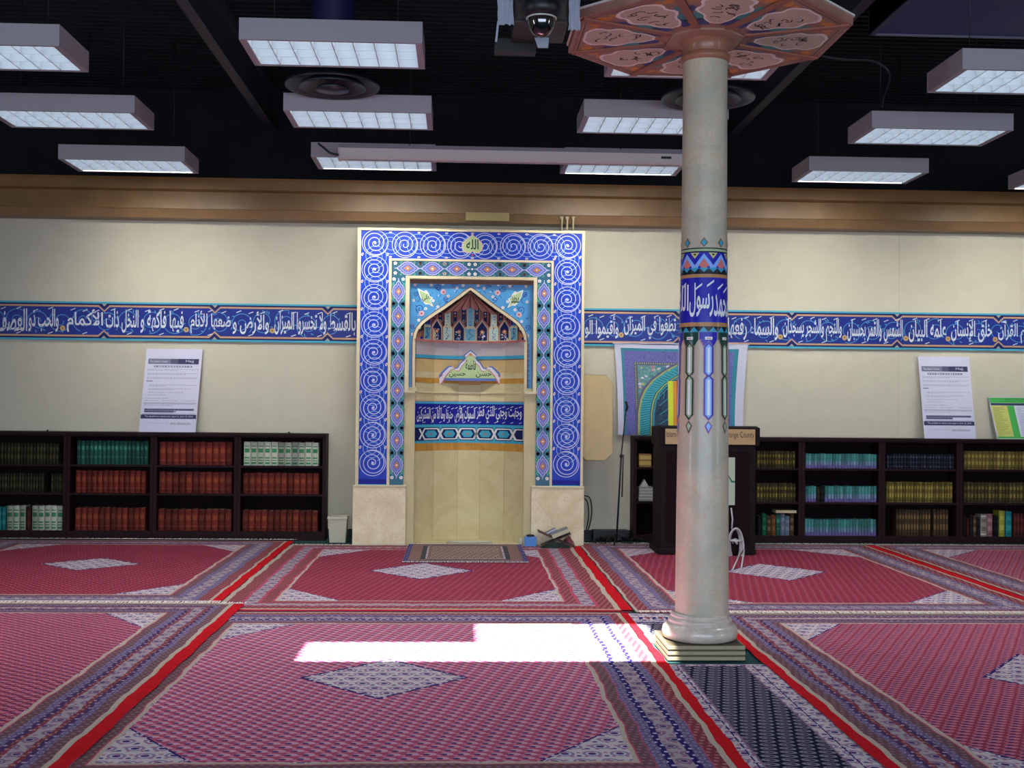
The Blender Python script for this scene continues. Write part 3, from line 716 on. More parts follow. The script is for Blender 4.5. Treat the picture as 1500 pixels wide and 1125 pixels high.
# muqarnas tier: raised tile prisms standing off the facets
M = G(nmp, .001)
mzt, mzb = zc(440), zc(502)
def ux(px): 
    u = 0
    for _ in range(6): u = at(px, 470, YN+ndep(u))[0]-XC
    return u
def raise_(pts, h, m, edge=rose_m):
    """polygon standing off the alcove by h"""
    n = len(pts); A_ = sum(pts[i][0]*pts[(i+1) % n][1]-pts[(i+1) % n][0]*pts[i][1] for i in range(n))
    if A_ < 0: pts = pts[::-1]
    f = [nmp(u, v, h) for u, v in pts]; b = [nmp(u, v, 0) for u, v in pts]
    M.add(f, [tuple(range(n))], m); M.add(f+b, [(i, n+i, n+(i+1) % n, (i+1) % n) for i in range(n)], edge)
def Z_(py): return zc(py)
facets(M, Z_(503), Z_(440), mat('muqarnas_back', '6a4c46', .6), 1)
def tile_map(a, b):
    """flat plane through the alcove between two uprights"""
    da, db = ndep(a), ndep(b)
    M.mp = lambda u, v, l: (XC+u, YN+da+(db-da)*(u-a)/(b-a)-l, v)
for px0, px1, top, kind in ((610, 620.5, 487, 0), (622.5, 631, 479, 1), (633.5, 647, 473.5, 2), (650, 662, 459, 3), (665, 680, 473.5, 2), (682, 696, 449.5, 1), (698.5, 714, 473.5, 2), (717, 729, 459, 3), (732, 745.5, 473.5, 2), (748, 756.5, 479, 1), (758.5, 768, 487, 0)):
    a, b = ux(px0), ux(px1); m_ = (a+b)/2; hw = (b-a)/2; zb2 = Z_(500.5); zt2 = Z_(top); zm = Z_(482); tile_map(a, b)
    if kind == 2:
        raise_([(a-.022, zb2-.01), (b+.022, zb2-.01), (b+.022, Z_(480)), (m_, Z_(466)), (a-.022, Z_(480))], .05, pink_m)
        raise_([(a-.008, zb2), (b+.008, zb2), (b+.008, Z_(481)), (m_, Z_(469.5)), (a-.008, Z_(481))], .056, cream_m)
        M.face([(a+.004, zb2+.008), (b-.004, zb2+.008), (b-.004, Z_(482)), (m_, Z_(472)), (a+.004, Z_(482))], navy_m, 59)
        for k in range(10): M.disc((m_+(r3.random()-.5)*hw*1.3, zb2+.02+r3.random()*.12), .012, [orange_m, lav_m, turq_m, wht_m][k % 4], 61, 6, .6, r3.random()*3)
        M.flower((m_, Z_(487)), .026, orange_m, wht_m, 62); M.rib([(m_, zb2+.01), (m_+.02, Z_(494)), (m_, Z_(487))], .006, lav_m, 60)
    elif kind in (1, 3):
        fill = mat('tile_bluegreen', '5aa0b4', .4) if kind == 1 else mat('pale_turquoise', 'b9d0c4', .4); h_ = hw*.55
        raise_([(a-.008, zb2), (b+.008, zb2), (b+.008, zm), (m_+h_+.01, zm+.03), (m_+h_+.01, zt2), (m_-h_-.01, zt2), (m_-h_-.01, zm+.03), (a-.008, zm)], .085, cream_m)
        M.rect(a, zb2+.008, b, zm-.005, fill, 88); M.rect(m_-h_, zm+.03, m_+h_, zt2-.008, fill, 88)
        for k in range(9): M.disc((m_+(r3.random()-.5)*hw*(1.3 if k < 4 else .6), zb2+.02+(zt2-zb2-.04)*k/9), .011, [dblue_m, teal_m, orange_m, sky_m][k % 4], 90, 5, .5, r3.random()*3)
        M.rib([(m_-hw*.4, zb2+.02), (m_+hw*.4, zb2+.06), (m_-hw*.3, zb2+.10), (m_, zm)], .006, dblue_m, 89)
    else:
        raise_([(a, zb2), (b, zb2), (b, zt2 if px0 < 700 else zt2-.05), (a, zt2-.05 if px0 < 700 else zt2)], .04, rose_m); M.disc((m_, zb2+.05), .022, orange_m, 44, 6); M.disc((m_+.02, zb2+.02), .016, dblue_m, 44, 6)
    M.rect(a-.014, zb2-.022, b+.014, zb2, pink_m, 66 if kind == 2 else 95)
# upper tier of small tiles between the big ones
for px0, px1, y0_, y1_ in ((622, 631, 477, 470), (634, 640, 471, 462), (641.5, 648.5, 471, 459), (663.5, 670, 473, 455), (675.5, 683, 470, 449), (695, 702, 470, 449), (707.5, 714, 473, 455), (730, 737, 471, 459), (738.5, 744.5, 471, 462), (748, 756.5, 477, 470)):
    a, b = ux(px0), ux(px1); tile_map(a, b); raise_([(a-.008, Z_(y0_)), ((a+b)/2, Z_(y0_)-.035), (b+.008, Z_(y0_)), (b+.008, Z_(y1_)), (a-.008, Z_(y1_))], .03, pink_m)
    M.face([(a+.004, Z_(y0_)), ((a+b)/2, Z_(y0_)-.02), (b-.004, Z_(y0_)), (b-.004, Z_(y1_)-.01), (a+.004, Z_(y1_)-.01)], navy_m, 33); M.disc(((a+b)/2, Z_(y0_)), .014, green_m, 34, 6); M.disc(((a+b)/2, (Z_(y0_)+Z_(y1_))/2), .013, orange_m, 34, 6)
    if y0_-y1_ > 12: M.disc(((a+b)/2, Z_(y1_)-.04), .012, lav_m, 34, 6)
M.step = .001
build('muqarnas_tiles', M, mih)
# ribbed rose half-dome above the tiles
D_ = G()
apex = (XC+apx, YN-.01, mz(426)); rim = []
for i in range(25):
    t = -1+2*i/24; u = t*.31; zz_ = mz(446.5+10*abs(t)**1.6) - .022*abs(sin(i*pi/4)); s_ = 0
    rim.append((XC+u, YN+max(.02, ndep(u)*.62), zz_))
for i in range(24):
    a, b = rim[i], rim[i+1]; mid = []
    rows = [[apex, apex]]
    for k in range(1, 7):
        t = k/6; bul = sin(t*pi)*.05
        pa = [apex[j]+(a[j]-apex[j])*t for j in range(3)]; pb = [apex[j]+(b[j]-apex[j])*t for j in range(3)]
        pa[1] += bul*1.2; pb[1] += bul*1.2; 
        if i % 4 == 0: pa[1] -= .012*t
        if (i+1) % 4 == 0: pb[1] -= .012*t
        rows.append([pa, pb])
    for k in range(6): D_.add([rows[k+1][0], rows[k+1][1], rows[k][1], rows[k][0]], [(0, 1, 2, 3)], rose_m if (i//2) % 2 else mat('rose_stucco_light', 'b88478', .6))
build('ribbed_half_dome', D_, mih)
for i in (0, 4, 8, 12, 16, 20, 24):
    g = G(); a = rim[i]; g.tube([(apex[0]+(a[0]-apex[0])*t, apex[1]+(a[1]-apex[1])*t+sin(t*pi)*.05-.012, apex[2]+(a[2]-apex[2])*t) for t in [k/8 for k in range(1, 9)]], .006, brown_m, 5); build('dome_rib', g, mih)
# green cusped medallion hanging in the alcove
Q_ = G(lambda u, v, l: (XC+u, YN+.30-l, v), .001)
mq = lambda px: at(px, 545, YN+.30)[0]-XC
mv = lambda py: at(688, py, YN+.30)[1]
half = [(0, 512.5), (4.5, 516), (9, 519.5), (6.8, 523), (10, 527), (15, 531), (17.5, 535), (20, 538.5), (24.5, 539), (28, 536), (33, 536.5), (38, 541), (43, 546), (46, 550), (48.5, 554), (51.5, 557.8)]
def cusp(k, dy=0, cut=None):
    R_ = [(mq(689+x*k), mv(y+dy)) for x, y in half]; L_ = [(mq(689-x*k), mv(y+dy)) for x, y in half[::-1]]
    return R_+L_[:-1]
outl = [p for p in cusp(1)]
Q_.prism([(XC+u, v) for u, v in cusp(1)], YN+.30, YN+.33, mat('medallion_edge', '4a63a6', .4))
def strip(k0, d0, k1, d1, m, l):
    for s_ in (1, -1):
        for (xa_, ya_), (xb2, yb2) in zip(half, half[1:]):
            Q_.face([(mq(689+s_*xa_*k0), mv(ya_+d0)), (mq(689+s_*xb2*k0), mv(yb2+d0)), (mq(689+s_*xb2*k1), mv(yb2+d1)), (mq(689+s_*xa_*k1), mv(ya_+d1))], m, l)
strip(1.0, 0, .94, 1.6, mat('medallion_edge', '4a63a6', .4), 2)
strip(.94, 1.6, .84, 4.5, mat('medallion_white', 'c8c4cc', .5), 2)
strip(.84, 4.5, .81, 5.6, pink_m, 3)
inner = [(mq(689+x*.81), min(mv(y+5.6), 9)) for x, y in half if y+5.6 < 554]; inner.append((mq(689+40), mv(554)))
Q_.face(inner+[(2*mq(689)-x, z) for x, z in inner[::-1]][:-1], pale_m, 3)
Q_.text('\u0641\u0627\u0637\u0645\u0629', mq(682), mv(542), mq(697), mv(527.5), ink_m, 5); Q_.text('\u062d\u0633\u0646', mq(697), mv(553), mq(720), mv(545), ink_m, 5); Q_.text('\u062d\u0633\u064a\u0646', mq(658), mv(553), mq(682), mv(545), ink_m, 5)
Q_.disc((mq(689), mv(519.5)), .018, orange_m, 6, 8)
for s_ in (-1, 1): Q_.disc((mq(689+s_*42), mv(550.5)), .02, red_m, 5, 8, .4, -s_*1.0)
build('cusped_medallion', Q_, mih)
# jambs of the lower alcove and plinths
g = G(); g.box(XC+eL, XC+nL, YF+.02, YO+.02, 0, zl-.012, mat('jamb_stone', 'bfb084', .5, noise=.06, nscale=6)); build('jamb', g, mih)
g = G(); g.box(XC+nR, XC+eR, YF+.02, YO+.02, 0, zl-.012, mat('jamb_stone', 'bfb084')); build('jamb', g, mih)
for a, b in ((mx(519), mx(596.3)), (mx(779.6), mx(856.6))):
    g = G(); g.box(XC+a, XC+b, YF-.035, YB, 0, zPl, stone_m); g.box(XC+a-.004, XC+b+.004, YF-.045, YF+.1, zPl-.008, zPl+.012, cream_m); build('plinth', g, mih, bev=.004)
# ------------------------------------------------------------------ calligraphy frieze on the wall
YZ = YW-.03
fz0, fz1 = 2.302, 2.752; FH = fz1-fz0
fx = lambda px: at(px, 478, YZ)[0]
tan_m = mat('tan_line', 'b88a68', .45)
bandblue_m = mat('frieze_blue', '0e247a', .35, .3, noise=.1, nscale=5)
fcy_m = mat('frieze_scroll', '3f84b4', .4)
def frieze(x0, x1, chev, words, dots, label):
    t = thing('calligraphy_frieze', label, 'calligraphy frieze', ((x0+x1)/2, YZ, fz0))
    g = G(); g.box(x0, x1, YZ, YW-.001, fz0, fz1, mat('board_edge', '5a8a98', .5)); build('board', g, t)
    P = G(lambda u, v, l: (u, YZ-l, v), .0008); P.rect(x0, fz0, x1, fz1, bandblue_m, 1)
    for z0, z1, m in ((0, .045, turq_m), (.05, .09, navy_m)):
        P.rect(x0, fz0+z0*FH, x1, fz0+z1*FH, m, 2); P.rect(x0, fz1-z1*FH, x1, fz1-z0*FH, m, 2)
    for q in (1, -1):
        zb = fz0 if q > 0 else fz1
        pts = [(x0, zb+q*.112*FH)]
        for c in chev: pts += [(c-.065, zb+q*.112*FH), (c, zb+q*.245*FH), (c+.065, zb+q*.112*FH)]
        pts.append((x1, zb+q*.112*FH)); P.rib(pts, .021, tan_m, 5)
        for c in chev:
            P.face([(c-.062, zb+q*.075*FH), (c+.062, zb+q*.075*FH), (c, zb+q*.2*FH)], navy_m, 3); P.face([(c-.03, zb+q*.05*FH), (c+.03, zb+q*.05*FH), (c, zb+q*.12*FH)], mat('chevron_grey', '9a9788', .5), 4)
    build('painted_ground', P, t)
    P = G(lambda u, v, l: (u, YZ-l, v), .0008); r = random.Random(11); n = int((x1-x0)/.26)
    for k in range(n):
        c = (x0+.16+k*.26, (fz0+fz1)/2+(r.random()-.5)*.05)
        if c[0] > x1-.14: break
        P.spiral(c, .02, .145, r.random()*6, 1.7, .008, fcy_m, 2, 36, 1 if k % 2 else -1)
        for j in range(5): a = r.random()*6.3; P.disc((c[0]+.12*cos(a), c[1]+.12*sin(a)), .02, fcy_m, 3, 6, .35, a+.6)
    build('scrollwork', P, t)
    for a, b, w in words:
        P = G(lambda u, v, l: (u, YZ-l, v), .0008)
        xa_, xb2 = fx(a), fx(b); n = len(w.split()); lo = fz0+(.20)*FH; hi = fz0+.80*FH
        P.text(w, max(xa_, x0+.01), lo, min(xb2, x1-.01), hi, mat('script_white', 'c6c8cc', .35), 6)
        k = max(2, int((xb2-xa_)/.13))
        for j in range(k):
            u = xa_+(j+.3)*(xb2-xa_)/k; v = hi-.03+.03*r.random()
            if u+.06 < x1: P.rib([(u, v), (u+.055, v+.022)], .009, mat('script_white', 'c6c8cc', .35), 6)
            if j % 2 and u+.06 < x1: P.rib([(u, lo-.02), (u+.055, lo+.0)], .009, mat('script_white', 'c6c8cc', .35), 6)
        build('script', P, t)
    P = G(lambda u, v, l: (u, YZ-l, v), .0008)
    for d in dots: P.disc((fx(d), fz0+.30*FH), .031, mat('verse_gold', 'b9935a', .4), 8, 14); P.disc((fx(d), fz0+.30*FH), .009, brown_m, 9, 8)
    build('verse_roundels', P, t)
frieze(-6.4, XC+oL-.003, [fx(-8), fx(152.5), fx(314.6), fx(480)],
  [(481, 521, '\u0628\u0627\u0644\u0642\u0633\u0637'), (402, 478, '\u0648\u0644\u0627 \u062a\u062e\u0633\u0631\u0648\u0627 \u0627\u0644\u0645\u064a\u0632\u0627\u0646'), (341, 394, '\u0648\u0627\u0644\u0623\u0631\u0636 \u0648'), (279, 338, '\u0636\u0639\u0647\u0627 \u0644\u0644\u0623\u0646\u0627\u0645'),
   (206, 269, '\u0641\u064a\u0647\u0627 \u0641\u0627\u0643\u0647\u0629 \u0648'), (155, 203, '\u0627\u0644\u0646\u062e\u0644 \u0630\u0627\u062a'), (98, 151, '\u0627\u0644\u0623\u0643\u0645\u0627\u0645'), (42, 86, '\u0648\u0627\u0644\u062d\u0628 \u0630\u0648'), (-6, 40, '\u0627\u0644\u0639\u0635\u0641'), (-70, -10, '\u0648\u0627\u0644\u0631\u064a\u062d\u0627\u0646')],
  [92, 273, 399], 'long blue calligraphy frieze on the wall left of the mihrab niche')
frieze(XC+oR+.003, 7.6, [fx(994), fx(1159.7), fx(1314), fx(1462.5)],
  [(857, 906, '\u0648\u0623\u0642\u064a\u0645\u0648\u0627 \u0627\u0644\u0648'), (914, 990, '\u062a\u0637\u063a\u0648\u0627 \u0641\u064a \u0627\u0644\u0645\u064a\u0632\u0627\u0646'), (996, 1064, '\u0648\u0636\u0639 \u0627\u0644\u0645\u064a\u0632\u0627\u0646 \u0623\u0644\u0627'), (1066, 1140, '\u0648\u0627\u0644\u0633\u0645\u0627\u0621 \u0631\u0641\u0639\u0647\u0627'), (1147, 1233, '\u0648\u0627\u0644\u0646\u062c\u0645 \u0648\u0627\u0644\u0634\u062c\u0631 \u064a\u0633\u062c\u062f\u0627\u0646'),
   (1241, 1322, '\u0627\u0644\u0634\u0645\u0633 \u0648\u0627\u0644\u0642\u0645\u0631 \u0628\u062d\u0633\u0628\u0627\u0646'), (1331, 1386, '\u0639\u0644\u0645\u0647 \u0627\u0644\u0628\u064a\u0627\u0646'), (1393, 1453, '\u062e\u0644\u0642 \u0627\u0644\u0625\u0646\u0633\u0627\u0646'), (1462, 1512, '\u0639\u0644\u0645 \u0627\u0644\u0642\u0631\u0622\u0646'), (1520, 1570, '\u0627\u0644\u0631\u062d\u0645\u0646')],
  [910, 1143, 1237, 1326.6, 1388.5, 1457.5], 'long blue calligraphy frieze on the wall behind the painted column')
# ------------------------------------------------------------------ painted column
CX, CY = 1.568, 7.47
PLX = 1.548
colm = thing('painted_column', 'round marbled column with a painted blue inscription ring and octagonal canopy', 'column', (CX, CY, 0))
shaft_m = marble('column_marble', '989a88', 'b6aa92', 'ac9070', 1.9, .4, .14)
RP = [(.20, .172), (.6, .170), (1.13, .166), (1.6, .161), (2.0, .156), (2.46, .148), (3.0, .1455), (3.58, .1435), (3.98, .1435)]
def rad(z):
    for (z0, r0), (z1, r1) in zip(RP, RP[1:]):
        if z <= z1: return r0+(r1-r0)*(z-z0)/(z1-z0)
    return RP[-1][1]
g = G(); g.lathe([(r, z) for z, r in RP], (CX, CY, 0), shaft_m, 64); build('shaft', g, colm)
n0 = Vector((-CX, -CY, 0)).normalized(); tn = Vector((-n0.y, n0.x, 0))   # towards the viewer side / along +x
def cmap(u, v, l):
    r = rad(v)+.0012+l; a = u
    d = n0*cos(a)+tn*sin(a); return (CX+d.x*r, CY+d.y*r, v)
zc3 = lambda py: at(1032, py, CY-.15)[1]
glz = dict(coat=.5)
def gm(n, c): return mat('column_'+n, c, .35, .2, coat=.14)
cb, ctq, clb, cor, cbk, ctan, cgr, cye, cpk, cwh, cpg = gm('blue', '1c1c9c'), gm('turquoise', '3a93ae'), gm('light_blue', '7aa4e0'), gm('ochre', 'a87c50'), gm('black', '0c0e1c'), gm('tan', 'b3a490'), gm('green', '123c32'), gm('yellow', 'c2bc74'), gm('coral', 'c46a64'), gm('white', 'd6dad8'), gm('pale_green', '98ae84')
T = 2*pi; TR = .09
K = G(cmap, .0009, TR)
def ring(z0, z1, m, l): K.rect(-pi, z0, pi, z1, m, l, 4)
ring(zc3(364), zc3(362.3), cbk, 1); ring(zc3(367.5), zc3(364), cpg, 1); ring(zc3(369.2), zc3(367.5), cbk, 1)
ring(zc3(401), zc3(369.2), cb, 1); ring(zc3(401), zc3(394.5), cbk, 2)
for k in range(8):
    c = k*T/8-pi; h = T/16; yz = lambda y: zc3(y)
    K.face([(c-.19, yz(355)), (c, yz(361.5)), (c+.19, yz(355)), (c, yz(346.5))], cor, 1); K.face([(c-.145, yz(354.5)), (c, yz(361)), (c+.145, yz(354.5)), (c, yz(348.5))], cbk, 2); K.face([(c-.12, yz(354.5)), (c, yz(360)), (c+.12, yz(354.5)), (c, yz(349.5))], ctq, 3)
    K.face([(c+h-.2, yz(369.8)), (c+h+.2, yz(369.8)), (c+h, yz(378.5))], cye, 3); K.face([(c+h-.08, yz(371.3)), (c+h+.08, yz(371.3)), (c+h, yz(374.5))], cbk, 4)
    K.face([(c, yz(371)), (c-h, yz(388)), (c-h, yz(397)), (c, yz(380))], clb, 3); K.face([(c, yz(371)), (c+h, yz(388)), (c+h, yz(397)), (c, yz(380))], clb, 3)
    K.face([(c, yz(378)), (c-.22, yz(388.5)), (c, yz(394)), (c+.22, yz(388.5))], cpk, 4)
    for j in (0, 1): K.face([(c+j*h-h/2, yz(392)), (c+j*h+h/2, yz(392)), (c+j*h, yz(398.5))], ctq, 5)
    for j in (0, 1): K.face([(c+j*h-h/2, yz(486.3)), (c+j*h+h/2, yz(486.3)), (c+j*h, yz(478.5))], ctq, 3)
ring(zc3(406.2), zc3(401), cor, 2); ring(zc3(472), zc3(406.2), cb, 1); ring(zc3(478), zc3(472), cor, 2); ring(zc3(486.3), zc3(478), cbk, 2)
build('ornament_rings', K, colm)
K = G(cmap, .0009, TR)
zb, zt = zc3(464), zc3(413)
K.text('\u0645\u062d\u0645\u062f', .42, zb, 1.35, zc3(430), cwh, 4); K.text('\u0631\u0633\u0648\u0644', -.62, zb, .40, zc3(414), cwh, 4); K.text('\u0627\u0644\u0644\u0647', -1.5, zb+.04, -.66, zc3(416), cwh, 4)
K.text('\u0645\u062d\u0645\u062f \u0631\u0633\u0648\u0644 \u0627\u0644\u0644\u0647', 1.7, zb, 4.5, zt, cwh, 4)
for u, py in ((.15, 419), (.62, 423), (.95, 427), (-1.1, 422), (-.35, 424)): K.rib([(u-.02, zc3(py)), (u+.28, zc3(py)+.035)], .013, cwh, 4)
build('inscription', K, colm)
K = G(cmap, .0009, TR)
for k in range(8):
    c = radians(12)+k*T/8; a_ = cb if k % 2 == 0 else cgr; li = clb if k % 2 == 0 else cpg; h = T/16
    K.face([(c-h+.02, zc3(486.3)), (c-h+.02, zc3(497)), (c-.2, zc3(507)), (c+.2, zc3(507)), (c+h-.02, zc3(497)), (c+h-.02, zc3(486.3))], a_, 1)
    K.face([(c-h+.0, zc3(498)), (c-h+.0, zc3(486.3)), (c-h+.02, zc3(486.3)), (c-.2+.0, zc3(509)), (c-.24, zc3(509))], gm('pink', 'b07a78'), 1)
    K.rect(c-.15, zc3(497.5), c+.15, zc3(493.3), cwh, 3); K.rect(c-.09, zc3(496.2), c+.09, zc3(494.9), cpk, 4)
    for z0, z1 in ((552, 502), (614, 549.5)):
        K.face([(c-.22, zc3(z1+6)), (c-.22, zc3(z0-6)), (c, zc3(z0+3)), (c+.22, zc3(z0-6)), (c+.22, zc3(z1+6)), (c, zc3(z1-3))], gm('pink', 'b07a78'), 1)
        K.face([(c-.19, zc3(z1+6)), (c-.19, zc3(z0-6)), (c, zc3(z0+2)), (c+.19, zc3(z0-6)), (c+.19, zc3(z1+6)), (c, zc3(z1-2))], a_, 2)
        K.face([(c-.12, zc3(z1+7)), (c-.12, zc3(z0-7)), (c, zc3(z0-2)), (c+.12, zc3(z0-7)), (c+.12, zc3(z1+7)), (c, zc3(z1+2))], li, 3)
        K.rect(c-.045, zc3(z0-6), c+.045, zc3(z1+7), cwh, 4)
    for s_, m_, l_ in ((1.0, gm('pink', 'b07a78'), 1), (.8, a_, 2), (.55, li, 3)): K.face([(c-.17*s_, zc3(624)), (c, zc3(624+14*s_)), (c+.17*s_, zc3(624)), (c, zc3(624-9*s_))], m_, l_)
    # tan fields between the bars
    K.face([(c+h-.13, zc3(506)), (c+h-.13, zc3(600)), (c+h+.13, zc3(600)), (c+h+.13, zc3(506)), (c+h, zc3(497))], ctan, 1)
build('long_lozenge_panels', K, colm)
base_m = marble('column_base', 'a8a294', 'bdb5a5', 'a58a7a', 3, .35, .3)
g = G()
g.lathe([(.20, .10), (.235, .112), (.243, .145), (.238, .175), (.222, .195), (.200, .203), (.200, .212), (.206, .222), (.200, .234), (.186, .238), (.186, .246), (.19, .252), (.186, .262), (.172, .27)], (PLX+.008, CY, -.0), base_m, 64); build('base_ring', g, colm)
ply = mat('plywood_plinth', '8a8166', .6, .3, noise=.08, nscale=12)
pl = G()
for k in range(3): pl.box(PLX-.245, PLX+.245, CY-.25, CY+.25, .006+k*.034+.003, .034+k*.034-.003, ply)
pl.box(PLX-.238, PLX+.238, CY-.243, CY+.243, .008, .1, mat('plinth_gap', '4a4230', .8))
build('plinth', pl, colm, bev=.002)
g = G(); g.lathe([(.1435, 3.83), (.158, 3.842), (.163, 3.86), (.156, 3.876), (.147, 3.885)], (CX, CY, 0), gm('collar', '8a5c48'), 48, cap=False); g.lathe([(.145, 3.885), (.15, 3.93), (.17, 3.965), (.23, 3.972)], (CX, CY, 0), gm('collar', '8a5c48'), 48, cap=False)
build('collar', g, colm)
# canopy
ZCP = 3.975; OX, OY, RO = 1.552, 7.42, .925
corn = [(OX+RO*cos(radians(22.5+45*k)), OY+RO*sin(radians(22.5+45*k))) for k in range(8)]
cap_m = mat('canopy_rose', '8e6658', .45, .4, noise=.08, nscale=8)
can = G(); can.prism(corn, ZCP, ZCP+.05, cap_m, ax='z'); can.prism([(OX+(x-OX)*1.012, OY+(y-OY)*1.012) for x, y in corn], ZCP+.05, ZCP+.062, mat('canopy_edge', 'c8c2bc', .5), ax='z')
canopy = build('octagonal_canopy', can, colm)
g = G(); g.prism([(OX+.25*cos(radians(22.5+45*k)), OY+.25*sin(radians(22.5+45*k))) for k in range(8)], ZCP-.012, ZCP, mat('canopy_hub', '93705e', .45), ax='z'); build('hub', g, canopy)
cink = mat('canopy_ink', '2a2420', .6); cfill = mat('canopy_panel', 'b09c8a', .5, noise=.06, nscale=10); cdk = mat('canopy_navy', '343a6c', .5); ctl = mat('canopy_teal', '3f8080', .5); corg = mat('canopy_orange', 'b8742c', .5); cln = mat('canopy_line', 'd4ccc4', .5); crb = mat('canopy_rib', '85503f', .5)
for k in range(8):
    a = radians(45*k); ca, sa = cos(a), sin(a)
    mp = lambda u, v, l, ca=ca, sa=sa: (OX+u*ca+v*sa, OY+u*sa-v*ca, ZCP-l)
    P = G(mp, .0006); tk = .4142
    P.face([(.27, -.27*tk+.02), (.80, -.80*tk+.035), (.80, .80*tk-.035), (.27, .27*tk-.02)], mat('canopy_ground', '8a6252', .5), 1)
    blob = []
    for i in range(40):
        q = 2*pi*i/40; u = .555+.225*cos(q)*(1-.05*cos(6*q)); hw = (.06+.150*((u-.3)/.5))*(1+.12*cos(8*q)); blob.append((u, hw*sin(q)))
    P.face([(u+(u-.555)*.07, v*1.16) for u, v in blob], cln, 3); P.face(blob, cfill, 4)
    for s_ in (-1, 1):
        P.face([(.29, s_*.03), (.29, s_*.095), (.40, s_*.14), (.42, s_*.08)], cdk, 2); P.disc((.46, s_*.135), .075, ctl, 2, 10, .42, s_*.35); P.disc((.59, s_*.195), .055, cdk if s_ > 0 else ctl, 2, 10, .42, s_*.4); P.disc((.74, s_*.245), .055, corg, 2, 9, .6, s_*1.2); P.disc((.745, s_*.16), .034, corg, 2, 8, .6, 1)
        P.rib([(.27, s_*(.27*tk-.02)), (.80, s_*(.80*tk-.035))], .006, cink, 2)
    P.rib([(.80, -.29), (.80, .29)], .006, cink, 2); P.rib([(.825, -.33), (.825, .33)], .014, crb, 2)
    r = random.Random(k)
    for j in range(12):
        u = .40+.30*r.random(); v = (r.random()-.5)*.2*((u-.2)/.5); s0 = r.random()*6
        P.rib([(u+.045*cos(s0+t*2.6)*(.4+t*.2), v+.03*sin(s0+t*3)) for t in [i/8 for i in range(9)]], .009, cink, 6)
    build('painted_segment', P, canopy)
for k in range(8):
    a = radians(22.5+45*k); g = G(); g.bar((OX+.26*cos(a), OY+.26*sin(a), ZCP-.006), (OX+.90*cos(a), OY+.90*sin(a), ZCP-.006), .05, .012, crb); build('spoke', g, canopy)
# ------------------------------------------------------------------ carpets
def cm(kind):
    if kind == 'field_near': return motif('field_rose', 'ae4c68', [(13, 17, 0, 0, 0, .36, 'c898a8', .3), (13, 17, .2, .1, 0, .20, '483a70', .3), (13, 17, .5, .35, 0, .14, 'd0849a', .3)], wobble=.05)
    if kind == 'field_back': return motif('field_crimson', '8e3042', [(15, 16, 0, 0, 0, .30, 'a65464', .3), (15, 16, .2, .1, 0, .18, '541c44', .3)], wobble=.05)
    if kind == 'field_ridge': return motif('field_plum', '92364c', [(12, 22, 0, 0, 0, .36, 'be7488', .2), (12, 22, .2, .25, 0, .20, '44245c', .2), (12, 22, .5, .4, 0, .12, 'c8808c', .2)], wobble=.06)
    if kind == 'cream': return motif('cream_motif', 'c4b8ba', [(8, 9, 0, 0, .24, .36, '8c7a9c', .1), (8, 9, 0, 0, 0, .15, '3a2f72', .1), (16, 18, .3, .2, 0, .17, 'a86a84', 0), (8, 9, .5, .3, 0, .10, '4a4480', .1)], wobble=.05)
    if kind == 'creamband': return motif('cream_band', 'a09498', [(9, 9, 0, 0, .22, .36, '7c6480', .1), (9, 9, 0, 0, 0, .15, '40306a', .1), (18, 18, .3, .2, 0, .2, '96607a', 0)], wobble=.05)
    if kind == 'cream_line': return mat('wool_cream', 'b4a494', .95, .05, noise=.15, nscale=80)
    if kind == 'brown': return motif('band_brown', '6c4a50', [(24, 24, 0, 0, 0, .28, '846870', .2)], wobble=.03)
    if kind == 'slate': return motif('band_slate', '645878', [(20, 20, 0, 0, .2, .36, '8e80a0', 0)], wobble=.03)
    if kind == 'navy': return motif('band_navy', '2a2060', [(20, 20, 0, 0, 0, .22, 'c0b8d0', 0)], wobble=.03)
    if kind == 'plum': return motif('band_plum', '4c3058', [(20, 20, 0, 0, 0, .20, 'a898b0', 0)], wobble=.03)
    if kind == 'rust': return motif('band_rust', '7c3844', [(22, 22, 0, 0, 0, .26, 'a87068', .2)], wobble=.03)
    if kind == 'pinkline': return mat('wool_pink', 'b04c64', .95, .05, noise=.1, nscale=80)
    if kind == 'red': return mat('wool_red', 'bc1620', .95, .05, noise=.12, nscale=20)
    if kind == 'dark': return motif('runner_dark', '141c34', [(11, 17, 0, 0, .0, .40, '8c8490', .35), (11, 17, 0, 0, 0, .25, '3a3450', .35), (11, 17, .1, 0, 0, .10, '9a8c98', .35)], wobble=.02)
    if kind == 'fringe': return mat('wool_white', 'dcd4cc', .95, .1, noise=.1, nscale=50)
PBANDS = [('cream_line', .0, .055), ('pinkline', .055, .075), ('brown', .075, .2), ('slate', .2, .30), ('plum', .30, .37), ('rust', .37, .42), ('creamband', .42, .60), ('rust', .60, .66), ('plum', .66, .72), ('slate', .72, .80), ('brown', .80, .93), ('cream_line', .93, 1.0)]
BANDS = [('cream_line', .0, .055), ('pinkline', .055, .075), ('brown', .075, .2), ('pinkline', .2, .215), ('slate', .215, .33), ('navy', .33, .40), ('creamband', .40, .60), ('navy', .60, .67), ('slate', .67, .78), ('pinkline', .78, .795), ('rust', .795, .93), ('cream_line', .93, 1.0)]
